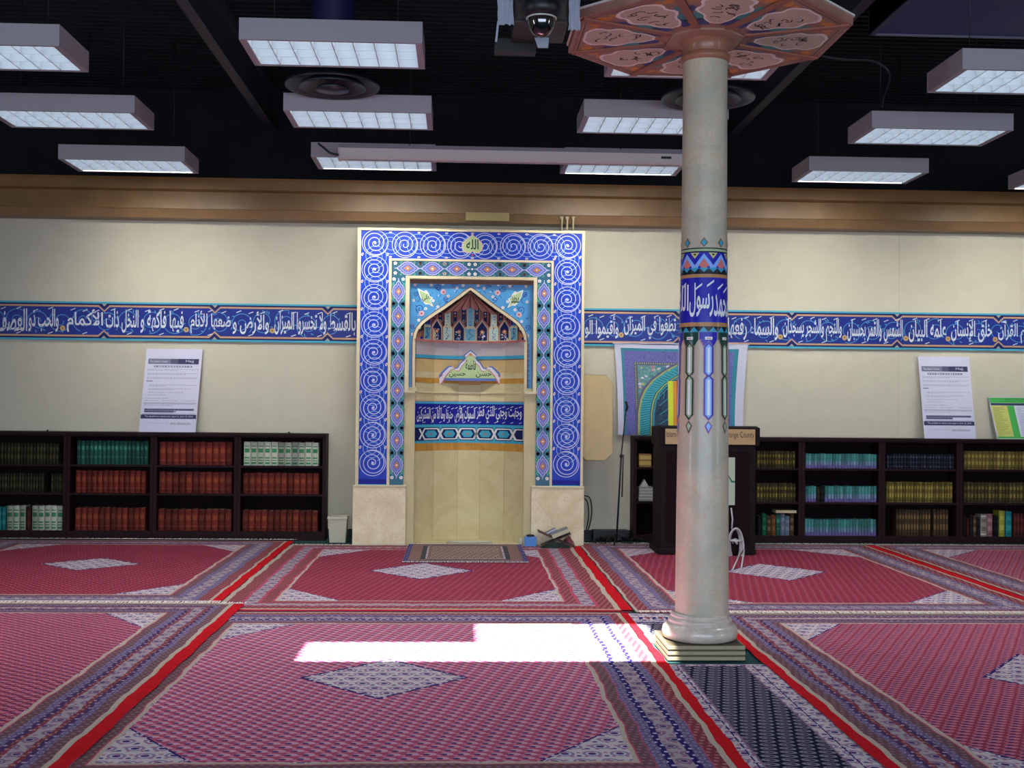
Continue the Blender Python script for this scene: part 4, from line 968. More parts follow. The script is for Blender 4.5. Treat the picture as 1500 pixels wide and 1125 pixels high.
def carpet(name, label, x0, x1, y0, y1, bw, field, fx_, z=.012, red=(.08, .08, 0, 0), end=.45, med=None, cut=(.5, .6), seed=1, fringe=(1, 1), fz=.004, wav=.006, amp2=1.0):
    """x0..x1, y0..y1: outline; bw border width at the sides, end: at the ends; fx_: bands"""
    t = thing(name, label, 'carpet', ((x0+x1)/2, (y0+y1)/2, 0), 'large red patterned carpets')
    r = random.Random(seed); ph = [r.random()*6 for _ in range(12)]
    def wob(s, side): 
        return wav*(sin(s*7+ph[side])+.7*sin(s*16+ph[side+4])+.5*sin(s*31+ph[side+8]))
    mp = lambda u, v, l: (u, v, z+l)
    ra, rb, rc, rd = red                        # left, right, front, back red edges
    ix0, ix1, iy0, iy1 = x0+ra, x1-rb, y0+rc, y1-rd
    def env(s): return max(0, min(1, s*6, (1-s)*6))
    def quadring(P, a, b, m, nn=60):
        """a, b: fractions of the border, 0 = inside"""
        def rectat(f): k = 1-f; return ix0+bw*k, ix1-bw*k, iy0+end*k, iy1-end*k
        A_, B_ = rectat(a), rectat(b)
        def side(sd, f, R, s):
            X0_, X1_, Y0_, Y1_ = R
            w = wob({0: Y0_+(Y1_-Y0_)*s, 1: Y0_+(Y1_-Y0_)*s, 2: X0_+(X1_-X0_)*s, 3: X0_+(X1_-X0_)*s}[sd], sd)*env(s)*(1.0 if f < .999 else .8)
            if sd == 0: return (X0_+w, Y0_+(Y1_-Y0_)*s)
            if sd == 1: return (X1_+w, Y0_+(Y1_-Y0_)*s)
            if sd == 2: return (X0_+(X1_-X0_)*s, Y0_+w)
            return (X0_+(X1_-X0_)*s, Y1_+w)
        for sd in range(4):
            for i in range(nn):
                s0, s1 = i/nn, (i+1)/nn
                P.face([side(sd, a, A_, s0), side(sd, a, A_, s1), side(sd, b, B_, s1), side(sd, b, B_, s0)], m, 0)
    P = G(mp, .0004)
    for kind, a, b in fx_: quadring(P, a, b, cm(kind))
    build('border', P, t)
    P = G(mp, .0004)
    fx0, fx1, fy0, fy1 = ix0+bw, ix1-bw, iy0+end, iy1-end
    # straight ring of field under the wavy inner line
    P.rect(fx0-.02, fy0-.02, fx1+.02, fy1+.02, cm('cream'), -1.5)
    cu, cv = cut
    jag = lambda p, q: [(p[0]+(q[0]-p[0])*i/6+(.006 if i % 2 else -.006)*(0 < i < 6), p[1]+(q[1]-p[1])*i/6) for i in range(6)]
    oc = [(fx0, fy0+cv), (fx0+cu, fy0), (fx1-cu, fy0), (fx1, fy0+cv), (fx1, fy1-cv), (fx1-cu, fy1), (fx0+cu, fy1), (fx0, fy1-cv)]
    P.face(oc, cm(field), -.4)
    P.rib([oc[7], oc[6]], .012, cm('navy'), 0); P.rib([oc[0], oc[1]], .012, cm('navy'), 0); P.rib([oc[2], oc[3]], .012, cm('navy'), 0); P.rib([oc[4], oc[5]], .012, cm('navy'), 0)
    build('field', P, t)
    if med:
        mx_, my_, hx_, hy_ = med; P = G(mp, .0004)
        P.face([(mx_-hx_-.03, my_), (mx_, my_-hy_-.03), (mx_+hx_+.03, my_), (mx_, my_+hy_+.03)], cm('navy'), .6); P.face([(mx_-hx_, my_), (mx_, my_-hy_), (mx_+hx_, my_), (mx_, my_+hy_)], cm('cream'), 1.2)
        build('medallion', P, t)
    g = G(); g.box(x0+.01, x1-.01, y0+.01, y1-.01, 0, z-.002, cm('pinkline')); build('backing', g, t)
    for sd, w in enumerate(red):
        if not w: continue
        P = G(mp, .0004); n = 80
        for i in range(n):
            s0, s1 = i/n, (i+1)/n
            if sd < 2:
                ya, yb_ = y0+(y1-y0)*s0, y0+(y1-y0)*s1; xi = ix0 if sd == 0 else ix1; xo = x0 if sd == 0 else x1
                wi = lambda s, y: wob(y, sd)*env(s)*.8
                wo = lambda s, y: .7*wob(y+.3, sd)*env(s)
                P.face([(xo+wo(s0, ya), ya), (xi+wi(s0, ya), ya), (xi+wi(s1, yb_), yb_), (xo+wo(s1, yb_), yb_)], cm('red'), 0)
            else:
                xa_, xb_ = x0+(x1-x0)*s0, x0+(x1-x0)*s1; yi = iy0 if sd == 2 else iy1; yo = y0 if sd == 2 else y1
                P.face([(xa_, yo), (xb_, yo), (xb_, yi+wob(xb_, sd)*env(s1)*.8), (xa_, yi+wob(xa_, sd)*env(s0)*.8)], cm('red'), 0)
        build('red_edge', P, t, 'plain red edge strip')
    for q, on in zip((0, 1), fringe):
        if not on: continue
        P = G(lambda u, v, l: (u, v, z+fz+l), .0004); ye = y0 if q == 0 else y1; sg = -1 if q == 0 else 1; n = int((x1-x0)/.018)
        for i in range(n):
            u = x0+.02+i*.018; ln = (.05 if fz > .005 else .03)+.04*r.random(); dx = (r.random()-.5)*.03
            P.face([(u, ye-sg*.012), (u+.016, ye-sg*.012), (u+.012+dx, ye+sg*ln), (u+.002+dx, ye+sg*ln)], cm('fringe'), r.random())
        build('fringe', P, t, 'white knotted fringe')
    return t
SB = [('cream_line', .0, .06), ('pinkline', .06, .1), ('brown', .1, .25), ('slate', .25, .38), ('creamband', .38, .60), ('slate', .60, .72), ('rust', .72, .94), ('cream_line', .94, 1)]
RB = [('cream_line', .0, .05), ('pinkline', .05, .09), ('rust', .09, .28), ('pinkline', .28, .34), ('creamband', .34, .58), ('pinkline', .58, .64), ('rust', .64, .9), ('cream_line', .9, 1)]
carpet('carpet', 'crimson carpet before the left bookcases with the small diamond, behind the seam', -5.22, -1.89, 9.26, 13.38, .42, 'field_back', SB, .012, (.0, .08, 0, 0), .40, (-3.57, 11.45, .46, .41), (.45, .55), 1, fz=.016)
carpet('carpet', 'crimson carpet directly before the mihrab niche under the small rug', -1.88, 1.345, 8.93, 13.03, .43, 'field_back', RB, .012, (.0, .09, .05, 0), .40, (-.36, 11.06, .47, .52), (.5, .6), 2, (0, 1))
carpet('carpet', 'crimson carpet under the lectern, right of the wavy red strip', 1.36, 4.77, 8.90, 13.22, .42, 'field_back', SB, .011, (.0, .10, 0, 0), .42, (3.03, 11.08, .48, .54), (.6, .65), 3, fz=.010)
carpet('carpet', 'rose carpet cut off at the right edge before the right bookcases', 4.79, 8.2, 8.95, 13.25, .42, 'field_ridge', SB, .011, (.0, .0, 0, 0), .42, (6.5, 11.1, .48, .54), (.6, .65), 4)
carpet('carpet', 'ridged plum carpet at the lower left with the wavy red side strip', -5.1, -1.67, 4.4, 9.17, .44, 'field_ridge', PBANDS, .022, (.0, .085, 0, 0), .42, (-3.55, 6.9, .45, .45), (.42, .55), 5)
carpet('carpet', 'big rose carpet in the foreground crossed by the sunlit patch', -2.03, 1.288, 4.72, 8.86, .44, 'field_near', BANDS, .012, (.0, .06, 0, .0), .46, (-.43, 6.76, .46, .46), (.42, .55), 6, (1, 0))
carpet('carpet', 'rose carpet in the lower right foreground beyond the dark runner', 1.885, 5.3, 4.4, 8.82, .42, 'field_ridge', PBANDS, .014, (.065, .0, 0, 0), .40, (3.62, 6.75, .50, .62), (.42, .6), 7)
# dark runner
t = thing('runner_carpet', 'narrow dark navy runner carpet with cream side stripe before the column', 'carpet', (1.59, 5.7, 0))
P = G(lambda u, v, l: (u, v, .006+l), .0004); P.rect(1.28, 4.3, 1.89, 7.13, cm('cream'), 0); P.rect(1.355, 4.3, 1.755, 7.08, mat('wool_mauve', '8a6a82', .95, .05), 1); P.rect(1.365, 4.3, 1.745, 7.07, cm('dark'), 2); P.rect(1.33, 4.3, 1.338, 7.1, cm('navy'), 1); P.rect(1.80, 4.3, 1.808, 7.1, cm('navy'), 1)
build('pile', P, t); g = G(); g.box(1.28, 1.89, 4.3, 7.13, .0, .005, cm('pinkline')); build('backing', g, t)
t = thing('runner_carpet', 'short patterned navy and cream rug piece just behind the column base', 'carpet', (1.59, 8.3, 0))
P = G(lambda u, v, l: (u, v, .006+l), .0004); P.rect(1.28, 7.78, 1.89, 8.86, cm('cream'), 0); P.rect(1.34, 7.8, 1.86, 8.46, cm('dark'), 2); P.rect(1.30, 8.48, 1.88, 8.52, cm('navy'), 1)
for k in range(11): P.face([(1.34+k*.05, 8.62+(.05 if k % 2 else 0)), (1.37+k*.05, 8.6), (1.38+k*.05, 8.72), (1.35+k*.05, 8.74)], cm('rust' if k % 2 else 'navy'), 1)
build('pile', P, t); g = G(); g.box(1.28, 1.89, 7.78, 8.86, .0, .005, cm('pinkline')); build('backing', g, t)
# small rug before the niche
t = thing('prayer_rug', 'small brown patterned rug with white fringe lying before the mihrab', 'rug', (.08, 12.4, 0))
P = G(lambda u, v, l: (u, v, .022+l), .0004)
x0, x1, y0, y1 = -.57, .69, 11.63, 13.08
rb1 = motif('rug_brown', '84625c', [(24, 24, 0, 0, 0, .3, '8a7468', .2)], wobble=.04); rb2 = motif('rug_field', 'a08c7c', [(14, 14, 0, 0, .2, .36, '6c3c3c', .2), (14, 14, .3, .2, 0, .15, '3a3850', .2)], wobble=.08)
for k, (w, m) in enumerate(((0, cm('navy')), (.05, rb1), (.17, mat('rug_charcoal', '35363c', .95)), (.22, cm('cream')), (.24, rb1), (.27, rb2))): P.rect(x0+w, y0+w*.9, x1-w, y1-w*.9, m, k)
build('pile', P, t); g = G(); g.box(x0, x1, y0, y1, .0125, .0215, mat('rug_charcoal', '35363c', .95)); build('backing', g, t)
for ye, sg in ((y0, -1), (y1, 1)):
    P = G(lambda u, v, l: (u, v, .022+l), .0004)
    for i in range(90):
        u = x0+i*.014; dx = (rnd.random()-.5)*.02; P.face([(u, ye-sg*.01), (u+.012, ye-sg*.01), (u+.010+dx, ye+sg*(.04+.03*rnd.random())), (u+.002+dx, ye+sg*.04)], cm('fringe'), rnd.random())
    build('fringe', P, t, 'white fringe')
# ------------------------------------------------------------------ bookcases
YB0 = 13.5; YBB = 13.78
wood_m = mat('dark_cherry', '200b0f', .6, .15, noise=.25, nscale=14)
wback = mat('bookcase_back', '14090d', .8, .1)
zy = lambda py, px=750: at(px, py, YB0)[1]
BH = 1.235
def bookcase(x0, x1, sh, label, cut=None):
    t = thing('bookcase', label, 'bookcase', ((x0+x1)/2, YB0+.14, 0), 'low dark wooden bookcases')
    for a, b in ((x0, x0+.04), (x1-.04, x1)): g = G(); g.box(a+.001, b-.001, YB0, YBB, .0, BH-.035, wood_m); build('side_panel', g, t, bev=.002)
    g = G(); g.box(x0+.0005, x1-.0005, YB0-.02, YBB, BH-.035, BH, wood_m); g.box(x0+.002, x1-.002, YB0-.008, YBB, BH-.05, BH-.035, wood_m); build('top_board', g, t, bev=.004)
    g = G(); g.box(x0+.04, x1-.04, YB0+.005, YB0+.03, .0, sh[-1]-.024, wood_m); build('kick_board', g, t)
    g = G(); g.box(x0+.04, x1-.04, YBB-.012, YBB, .0, BH-.05, wback); build('back_panel', g, t)
    for z in sh: g = G(); g.box(x0+.04, x1-.04, YB0+.004, YBB-.012, z-.024, z, wood_m); build('shelf', g, t)
    return t
SL = [zy(y, 350) for y in (682, 723.5, 778.5)]; SR = [zy(y, 1250) for y in (686.5, 736, 785.5)]
bx = lambda px: at(px, 700, YB0)[0]
L4 = [bx(-27), bx(97.3), bx(224.5), bx(347.5), bx(477)]
nml = ['dark bookcase at the left edge of the photo, with small dark books', 'dark bookcase holding green books on top shelf, third from the white bin', 'dark bookcase filled with red books on all three shelves, second from the white bin', 'dark bookcase with white spines on top shelf, beside the white bin']
for i in range(4): bookcase(L4[i], L4[i+1], SL, nml[i])
L5 = [bx(928), bx(1050), bx(1174.5), bx(1292), bx(1406), bx(1530)]
nmr = ['dark bookcase half hidden behind the lectern, beside the microphone stand', 'dark bookcase whose right half shows right of the lectern', 'dark bookcase with three shelves of pale teal volumes', 'dark bookcase right of the teal volumes, under the bare wall', 'dark bookcase at the right edge, under the leaning notices']
for i in range(5): bookcase(L5[i], L5[i+1], SR, nmr[i])
# ------------------------------------------------------------------ books
sty = {'red': ('70291f', '8c4428', '3c181c'), 'green': ('24584a', '3f8a6c', '17382e'), 'white': ('c4c8b4', '3e8a5c', 'ece8dc'), 'olive': ('4e4428', '8a7838', '2a2620'), 'darkolive': ('2c2a1c', '4e4a28', '1a1814'), 'teal': ('4f9c94', '8a9cc0', '6a5c94'),
       'navy': ('1c2030', '50546a', '101018'), 'gold': ('7a6a32', 'a8964c', '3c3420'), 'brown': ('4c3826', '7a6440', '2a2018'), 'darkred': ('481c1c', '6a3024', '201010'), 'brightgreen': ('1e8050', '3ca878', '124a30'), 'orange': ('9a5a2c', 'b47a40', '5a3418'),
       'bluewhite': ('8a9ab0', 'b0bcc8', '54607c'), 'cream': ('c8c0b0', '9a8a78', 'e0d8c8'), 'yellowgreen': ('a8a83c', 'c8c860', '707020'), 'aqua': ('1f8a8c', '40a8a8', '145a5c'), 'pink': ('9a6a70', 'b88a8c', '5a3c40'), 'black': ('141216', '2c2a30', '0a0a0c')}
page_m = mat('book_pages', 'b8ad8e', .8, .2)
_bk = {}
def bookmesh(st, w, h, d, k):
    key = (st, round(w, 3), round(h, 3), k)
    if key in _bk: return _bk[key]
    a, b, c = sty[st]; f = (.45, .68, .88)[k]
    A = mat('cloth_%s_%d' % (st, k), tuple(min(1, x*f) for x in lin(a)), .65, .15); B_ = mat('spine_%s_%d' % (st, k), tuple(min(1, x*f) for x in lin(b)), .6, .15); C = mat('label_%s' % st, c, .6, .15)
    g = G(); q = .003
    g.box(-w/2, -w/2+q, .014, d, 0, h, A); g.box(w/2-q, w/2, .014, d, 0, h, A)
    n = 6; sp = [(-w/2+w*i/n, .014-.014*sin(pi*i/n)) for i in range(n+1)]
    vs = [(x, y, z) for z in (0, h) for x, y in sp]; g.add(vs, [(i, i+1, n+2+i, n+1+i) for i in range(n)], A, False)
    g.box(-w/2+q, w/2-q, .020, d-.004, .004, h-.005, page_m)
    bands = {'white': [(.06, .14, B_), (.2, .24, B_), (.30, .36, B_), (.55, .72, B_), (.8, .84, B_)], 'teal': [(.0, .22, C), (.22, .5, B_), (.78, .8, B_)], 'red': [(.1, .13, C), (.18, .24, B_), (.5, .72, B_), (.86, .89, C)], 'green': [(.1, .12, C), (.3, .34, B_), (.62, .78, B_), (.9, .92, C)],
             'navy': [(.12, .2, B_), (.42, .48, B_), (.75, .85, B_)]}.get(st, [(.08, .12, C), (.25, .45, B_), (.65, .8, B_), (.9, .93, C)])
    for z0, z1, m in bands:
        kk = .74 if m is B_ else 1.0; vs = [(x*kk, .014-.014*cos(x*kk/w*pi)-.0012, z*h) for z in (z0, z1) for x, y in sp]; g.add(vs, [(i, i+1, n+2+i, n+1+i) for i in range(n)], m)
    me = bpy.data.meshes.new('book'); me.from_pydata(g.v, [], g.f)
    for m in g.mats: me.materials.append(m)
    me.polygons.foreach_set('material_index', g.m); me.update()
    _bk[key] = (me, g); return _bk[key]
ORD = 'first second third fourth fifth sixth seventh eighth ninth tenth eleventh twelfth thirteenth fourteenth fifteenth sixteenth seventeenth eighteenth nineteenth twentieth twenty-first twenty-second twenty-third twenty-fourth twenty-fifth twenty-sixth'.split()
mass = G(); rb = random.Random(21)
def book(st, xc, w, h, z, d, label, group, name='book', lean=0):
    me, g = bookmesh(st, w, h, d, rb.randrange(3))
    o = bpy.data.objects.new(name, me); COL.objects.link(o); o.location = (xc, YB0+.035+rb.random()*.006, z+.0005); o.rotation_euler.y = lean
    tag(o, label, 'book', group); return o
def row(case, shelf, px0, px1, pyt, st, n, desc, place, stuff=False, skip=()):
    sh = SL if case < 4 else SR; z = sh[shelf]; lo, hi = (L4[case], L4[case+1]) if case < 4 else (L5[case-4], L5[case-3])
    x0 = max(at(px0, 720, YB0+.04)[0], lo+.043); x1 = min(at(px1, 720, YB0+.04)[0], hi-.043); H = at((px0+px1)/2, pyt, YB0+.04)[1]-z; w = (x1-x0)/n
    for i in range(n):
        if i in skip: continue
        s_ = st[i] if isinstance(st, list) else st; h = H*(1+(rb.random()-.5)*.03) if not isinstance(st, list) else H*(.86+.14*rb.random())
        h = round(h/.004)*.004
        if stuff:
            _, g = bookmesh(s_, w*.92, h, .17, rb.randrange(3)); y_ = YB0+.035+rb.random()*.006
            for k, m in enumerate(g.mats): mass.mi(m)
            o = len(mass.v); mass.v += [(v[0]+x0+w*(i+.5), v[1]+y_, v[2]+z+.0005) for v in g.v]
            for f, m, sm in zip(g.f, g.m, g.sm): mass.f.append([o+q for q in f]); mass.m.append(mass.mi(g.mats[m])); mass.sm.append(sm)
        else: book(s_, x0+w*(i+.5), w*.93, h, z, .17, '%s %s, %s' % (ORD[i], desc if isinstance(desc, str) else desc[i], place), place_group(place))
def place_group(p): return 'books on the '+p.replace('from left on ', '').replace('from left, ', '')
C3, C2, C1, C0 = 'bookcase beside the white bin', 'second bookcase from the white bin', 'third bookcase from the white bin', 'leftmost bookcase'
C5, C6, C7, C8 = 'bookcase right of the lectern', 'teal-book bookcase', 'bookcase right of the teal books', 'rightmost bookcase'
TP, MD, BT = 'from left, top shelf, ', 'from left, middle shelf, ', 'from left, bottom shelf, '
row(0, 0, -22, 85, 649, 'darkolive', 22, '', '', True); row(0, 1, -22, 64, 693, 'darkolive', 20, '', '', True); row(0, 1, 74, 94, 694, 'darkolive', 5, '', '', True)
row(0, 2, -12, 9, 743, 'aqua', 3, 'teal book', BT+C0); row(0, 2, 10, 38, 741, 'white', 3, 'white green-printed volume', BT+C0+', left group'); row(0, 2, 38, 46, 743, 'darkred', 1, 'dark red book', 'bottom shelf between white volumes, '+C0); row(0, 2, 47, 93, 741, 'white', 5, 'white green-printed volume', BT+C0+', right group')
row(1, 0, 111, 216, 646, 'green', 17, 'green volume', TP+C1); row(1, 1, 110, 213, 689.5, 'red', 13, 'red volume', MD+C1); row(1, 2, 110, 213, 744, 'red', 12, 'red volume', BT+C1)
row(2, 0, 232.5, 339.5, 647.5, 'red', 11, 'red volume', TP+C2); row(2, 1, 232.5, 339.5, 691.5, 'red', 11, 'red volume', MD+C2); row(2, 2, 231.5, 339.5, 746, 'red', 11, 'red volume', BT+C2)
row(3, 0, 356, 466, 648, 'white', 11, 'white green-printed volume', TP+C3); row(3, 1, 355, 467, 693, 'red', 12, 'red volume', MD+C3); row(3, 2, 355, 466, 748, 'red', 12, 'red volume', BT+C3)
row(5, 0, 1109, 1165, 661, 'olive', 13, 'olive-gold volume', TP+C5); row(5, 1, 1109, 1166, 708, 'olive', 13, 'olive-gold volume', MD+C5)
row(5, 2, 1110, 1164, 752, ['black', 'brightgreen', 'brown', 'orange', 'green', 'bluewhite', 'bluewhite', 'brown'], 8, ['black', 'bright green', 'brown', 'orange', 'dull green', 'bluish white', 'pale grey', 'brown'], 'from left, bottom shelf, '+C5)
row(6, 0, 1180, 1285.5, 665, 'teal', 24, 'pale teal volume', TP+C6); row(6, 1, 1180, 1196, 712.5, 'teal', 4, 'pale teal volume', MD+C6+', left group'); row(6, 1, 1196, 1208, 714, ['darkolive', 'black'], 2, ['dark green book', 'black book'], 'middle shelf amid teal volumes, '+C6); row(6, 1, 1208.5, 1285, 712.5, 'teal', 17, 'pale teal volume', MD+C6+', right group'); row(6, 2, 1179.5, 1284.5, 761, 'teal', 24, 'pale teal volume', BT+C6)
row(7, 0, 1299, 1399, 665.5, 'navy', 24, '', '', True); row(7, 1, 1298, 1396, 706.5, 'gold', 24, 'gold-brown volume', MD+C7); row(7, 2, 1313, 1364, 746.5, 'brown', 12, 'brown-gold volume', BT+C7+', left group'); row(7, 2, 1368, 1390, 746.5, 'brown', 5, 'brown-gold volume', BT+C7+', right group')
row(8, 0, 1412, 1520, 661.5, 'gold', 20, 'olive-gold volume', TP+C8); row(8, 1, 1412, 1520, 707, 'olive', 21, '', '', True)
row(8, 2, 1411, 1436, 755, ['black', 'darkred', 'black', 'brown', 'black'], 5, ['black book', 'dark red book', 'black book', 'brown book', 'black book'], 'from left, bottom shelf, '+C8); row(8, 2, 1437, 1455, 750, ['cream', 'pink'], 2, ['white book', 'pinkish book'], 'from left in the pale pair, bottom shelf, '+C8)
row(8, 2, 1456, 1463, 756, 'black', 2, 'black book', 'right of the pale pair, bottom shelf, '+C8); row(8, 2, 1464, 1473, 749, 'yellowgreen', 1, 'yellow-green book', 'bottom shelf, '+C8); row(8, 2, 1473.5, 1483, 749, 'aqua', 1, 'teal book', 'beside the yellow-green one, bottom shelf, '+C8); row(8, 2, 1485, 1520, 752, 'darkred', 7, 'dark red book', 'from left in the dark group, bottom shelf, '+C8)
o = build('rows_of_books', mass, origin=(0, YB0+.1, SL[2])); tag(o, 'rows of small dark books on dim shelves of the end bookcases', 'books', None, 'stuff')
# flat book lying on the mixed row
g = G(); x0, _ = at(1136, 750, YB0+.05); x1, _ = at(1166, 750, YB0+.05); z = at(1150, 751.5, YB0+.04)[1]
g.box(x0, x1, YB0+.03, YB0+.2, z+.004, z+.030, page_m); g.box(x0-.002, x1+.002, YB0+.028, YB0+.202, z+.03, z+.034, mat('tan_cover', '9a8660', .6)); g.box(x0-.002, x1+.002, YB0+.028, YB0+.202, z, z+.004, mat('tan_cover', '9a8660', .6))
tag(build('book', g, origin=(x0, YB0+.1, z)), 'tan book lying flat on top of the mixed books right of lectern', 'book')
# paper stacks in the bookcase behind the lectern
g = G(); x0, _ = at(936, 700, YB0+.03); x1, _ = at(954, 700, YB0+.03); z = SR[0]
for k in range(7): g.box(x0+.004*rb.random(), x1-.004*rb.random(), YB0+.03, YB0+.22, z+.002+k*.022, z+.021+k*.022, mat('yellowed_paper', 'b8a25c', .8) if k % 3 else mat('ochre_cover', '8a6a34', .6))
tag(build('booklet_stack', g, origin=(x0, YB0+.1, z)), 'stack of yellowed booklets on top shelf beside the lectern', 'booklets')
g = G(); z = SR[1]
for k in range(9): g.box(x0+.006*rb.random(), x1+.03-.008*rb.random(), YB0+.03, YB0+.23, z+.002+k*.018, z+.017+k*.018, mat('white_paper', 'b4b2a8', .8) if k % 2 else mat('grey_paper', '8e8c88', .8))
g.prism([(x0+.02, z+.165), (x0+.12, z+.165), (x0+.07, z+.25)], YB0+.05, YB0+.15, mat('white_paper', 'b4b2a8', .8))
tag(build('paper_stack', g, origin=(x0, YB0+.1, z)), 'stack of white papers on middle shelf left of the lectern', 'papers')
# small fixings on the left bookcases' top
for px in (69, 423):
    x, z = at(px, 633, YB0+.05); g = G(); g.lathe([(.012, 0), (.014, .006), (.009, .02)], (x, YB0+.06, BH), black_m, 12); tag(build('shelf_stud', g, origin=(x, YB0+.06, BH)), 'tiny black stud on the bookcase top left of the notice' if px < 100 else 'tiny black stud on the bookcase top beside its right end', 'stud')
# ------------------------------------------------------------------ notices leaning on the wall
paper = mat('notice_white', 'c6c6d8', .6, .3); pdk = mat('notice_navy', '262a50', .5); pgr = mat('notice_grey', '6c6e84', .5); plg = mat('notice_text', '8f90a8', .6)
def notice(px0, px1, pyt, dxt, label, kind=0):
    """stands on the bookcase top and leans back on the wall; dxt: sideways lean of the top in metres"""
    Yb = YW-.16; zb = BH+.002; x0, _ = at(px0, 640, Yb); x1, _ = at(px1, 640, Yb); zt = at((px0+px1)/2, pyt, YW-.03)[1]
    t = thing('notice_board', label, 'notice', ((x0+x1)/2, Yb, zb)); Hh = zt-zb
    def mp(u, v, l): k = v; return (x0+(x1-x0)*u+dxt*k, Yb+.125*k-l, zb+Hh*k)
    g = G(); f = [mp(0, 0, 0), mp(1, 0, 0), mp(1, 1, 0), mp(0, 1, 0)]; b = [(p[0], p[1]+.006, p[2]) for p in f]
    g.add(f+b, [(0,1,2,3), (7,6,5,4), (0,4,5,1), (1,5,6,2), (2,6,7,3), (3,7,4,0)], paper); build('sheet', g, t)
    P = G(mp, .0008); r = random.Random(px0)
    if kind == 0:
        P.rect(.05, .815, .95, .88, pgr, 1); P.rect(.58, .815, .95, .88, pdk, 2); P.rect(.45, .815, .58, .88, mat('notice_mid', '4a4c66', .5), 2); P.text('Hajj', .72, .83, .86, .868, paper, 3, False); P.text('The Islamic Center', .08, .835, .40, .862, paper, 2, False)
        P.rect(.16, .775, .84, .797, pgr, 1); [P.rect(.18+k*.05, .780, .18+k*.05+.02+.022*r.random(), .791, paper, 2) for k in range(13)]
        P.text('In the name of Allah the Merciful the Compassionate', .18, .893, .84, .902, plg, 1, False)
        rows = [(.05, .95, .748), (.05, .58, .735), (.05, .95, .70), (.05, .75, .687), (.05, .95, .65), (.05, .93, .637), (.1, .95, .56), (.1, .4, .547), (.1, .85, .515), (.1, .55, .502), (.1, .72, .47), (.1, .42, .44), (.05, .47, .40), (.05, .3, .372), (.36, .62, .372), (.69, .95, .372), (.05, .95, .328), (.05, .56, .313)]
        for a, b_, v in rows:
            u = a
            while u < b_: w = .015+.04*r.random(); P.rect(u, v, min(u+w, b_), v+.006, plg, 1); u += w+.012
        P.rect(.05, .605, .16, .613, pdk, 1)
        P.rib([(.03, .215), (.97, .215), (.97, .345), (.03, .345)], .006, pgr, 1, True)
        P.rect(.06, .255, .94, .28, pgr, 2); P.rect(.06, .232, .58, .255, pgr, 2)
        for v in (.263, .240):
            u = .07
            while u < (.92 if v > .25 else .56): w = .02+.05*r.random(); P.rect(u, v, u+w, v+.009, pdk, 3); u += w+.012
        P.rect(.01, .158, .99, .208, pdk, 2); P.text('The deadline to submit your paper is  June 15, 2010', .08, .172, .93, .196, paper, 3, False)
        P.text('To find out more, visit', .13, .098, .50, .118, plg, 1, False); P.text('www.12imams.com', .54, .098, .90, .118, pdk, 1, False); P.rect(.54, .092, .90, .095, pdk, 1)
    else:
        gn = mat('sheet_green', '3fa64a', .5); ye = mat('sheet_yellow', 'c0c468', .6)
        P.rect(.015, .86, .985, .985, gn, 1); P.text('DAILY PRAYER TIMES', .3, .93, .8, .965, mat('sheet_text', '1c4a28', .5), 2, False); P.text('for the month of June at the center', .2, .88, .9, .91, mat('sheet_text', '1c4a28', .5), 2, False)
        P.rect(.02, .80, .98, .855, mat('notice_navy', '262a50'), 1); P.rect(.02, .05, .30, .795, ye, 1); P.rect(.30, .06, .42, .795, gn, 2); P.rect(.42, .05, .98, .795, paper, 1); P.rect(.015, .015, .985, .06, gn, 2)
        for k in range(20):
            v = .09+k*.034
            for a, b_ in ((.04, .16+.1*r.random()), (.45, .5+.1*r.random()), (.65, .75), (.82, .92)): P.rect(a, v, b_, v+.010, mat('sheet_olive', '8a8c4c', .6) if a < .1 else mat('sheet_slate', '7880a8', .6), 3)
    build('printing', P, t)
notice(203, 286, 511, .045, 'white printed notice leaning on the wall above the left bookcases')
notice(1354.5, 1430, 522.5, -.035, 'tall white printed notice leaning above the right bookcases')
notice(1461, 1545, 582, -.06, 'green and yellow timetable sheet cut off at the right edge', 1)
# ------------------------------------------------------------------ cloth banner
YH = YW-.06
t = thing('cloth_banner', 'printed cloth banner of a tiled archway hanging behind the column', 'banner', (at(995, 560, YH)[0], YH, 1.25))
u0, zt_ = at(900, 503, YH); u1, _ = at(1095, 503, YH); w0, zb_ = at(905, 640, YH); w1, _ = at(1088, 640, YH); zb_ = BH+.012
def bmp(u, v, l):
    xa_ = w0+(u0-w0)*v**2; xb_ = w1+(u1-w1)*v**2; x = xa_+(xb_-xa_)*u; sag = -.012*sin(pi*u)*(1 if v > .5 else 0)*v
    return (x, YH-.010*sin(u*14)*(.4+.6*v)-.012*sin(v*5+u*3)-l, zb_+(zt_-zb_)*v+sag)
g = G(); nu, nv = 40, 24; vs = [bmp(i/nu, j/nv, 0) for j in range(nv+1) for i in range(nu+1)]; bk = [(p[0], p[1]+.004, p[2]) for p in vs]
cl = mat('banner_cloth', 'c4c4d4', .8, .2); N_ = len(vs)
g.add(vs+bk, [(j*(nu+1)+i, j*(nu+1)+i+1, (j+1)*(nu+1)+i+1, (j+1)*(nu+1)+i) for j in range(nv) for i in range(nu)]+[(N_+(j+1)*(nu+1)+i, N_+(j+1)*(nu+1)+i+1, N_+j*(nu+1)+i+1, N_+j*(nu+1)+i) for j in range(nv) for i in range(nu)], cl, True)
build('cloth', g, t)
P = G(bmp, .001, .04)
def brect(a, b, c, d, m, l):
    n = 12
    for j in range(n): P.rect(a, b+(d-b)*j/n, c, b+(d-b)*(j+1)/n, m, l)
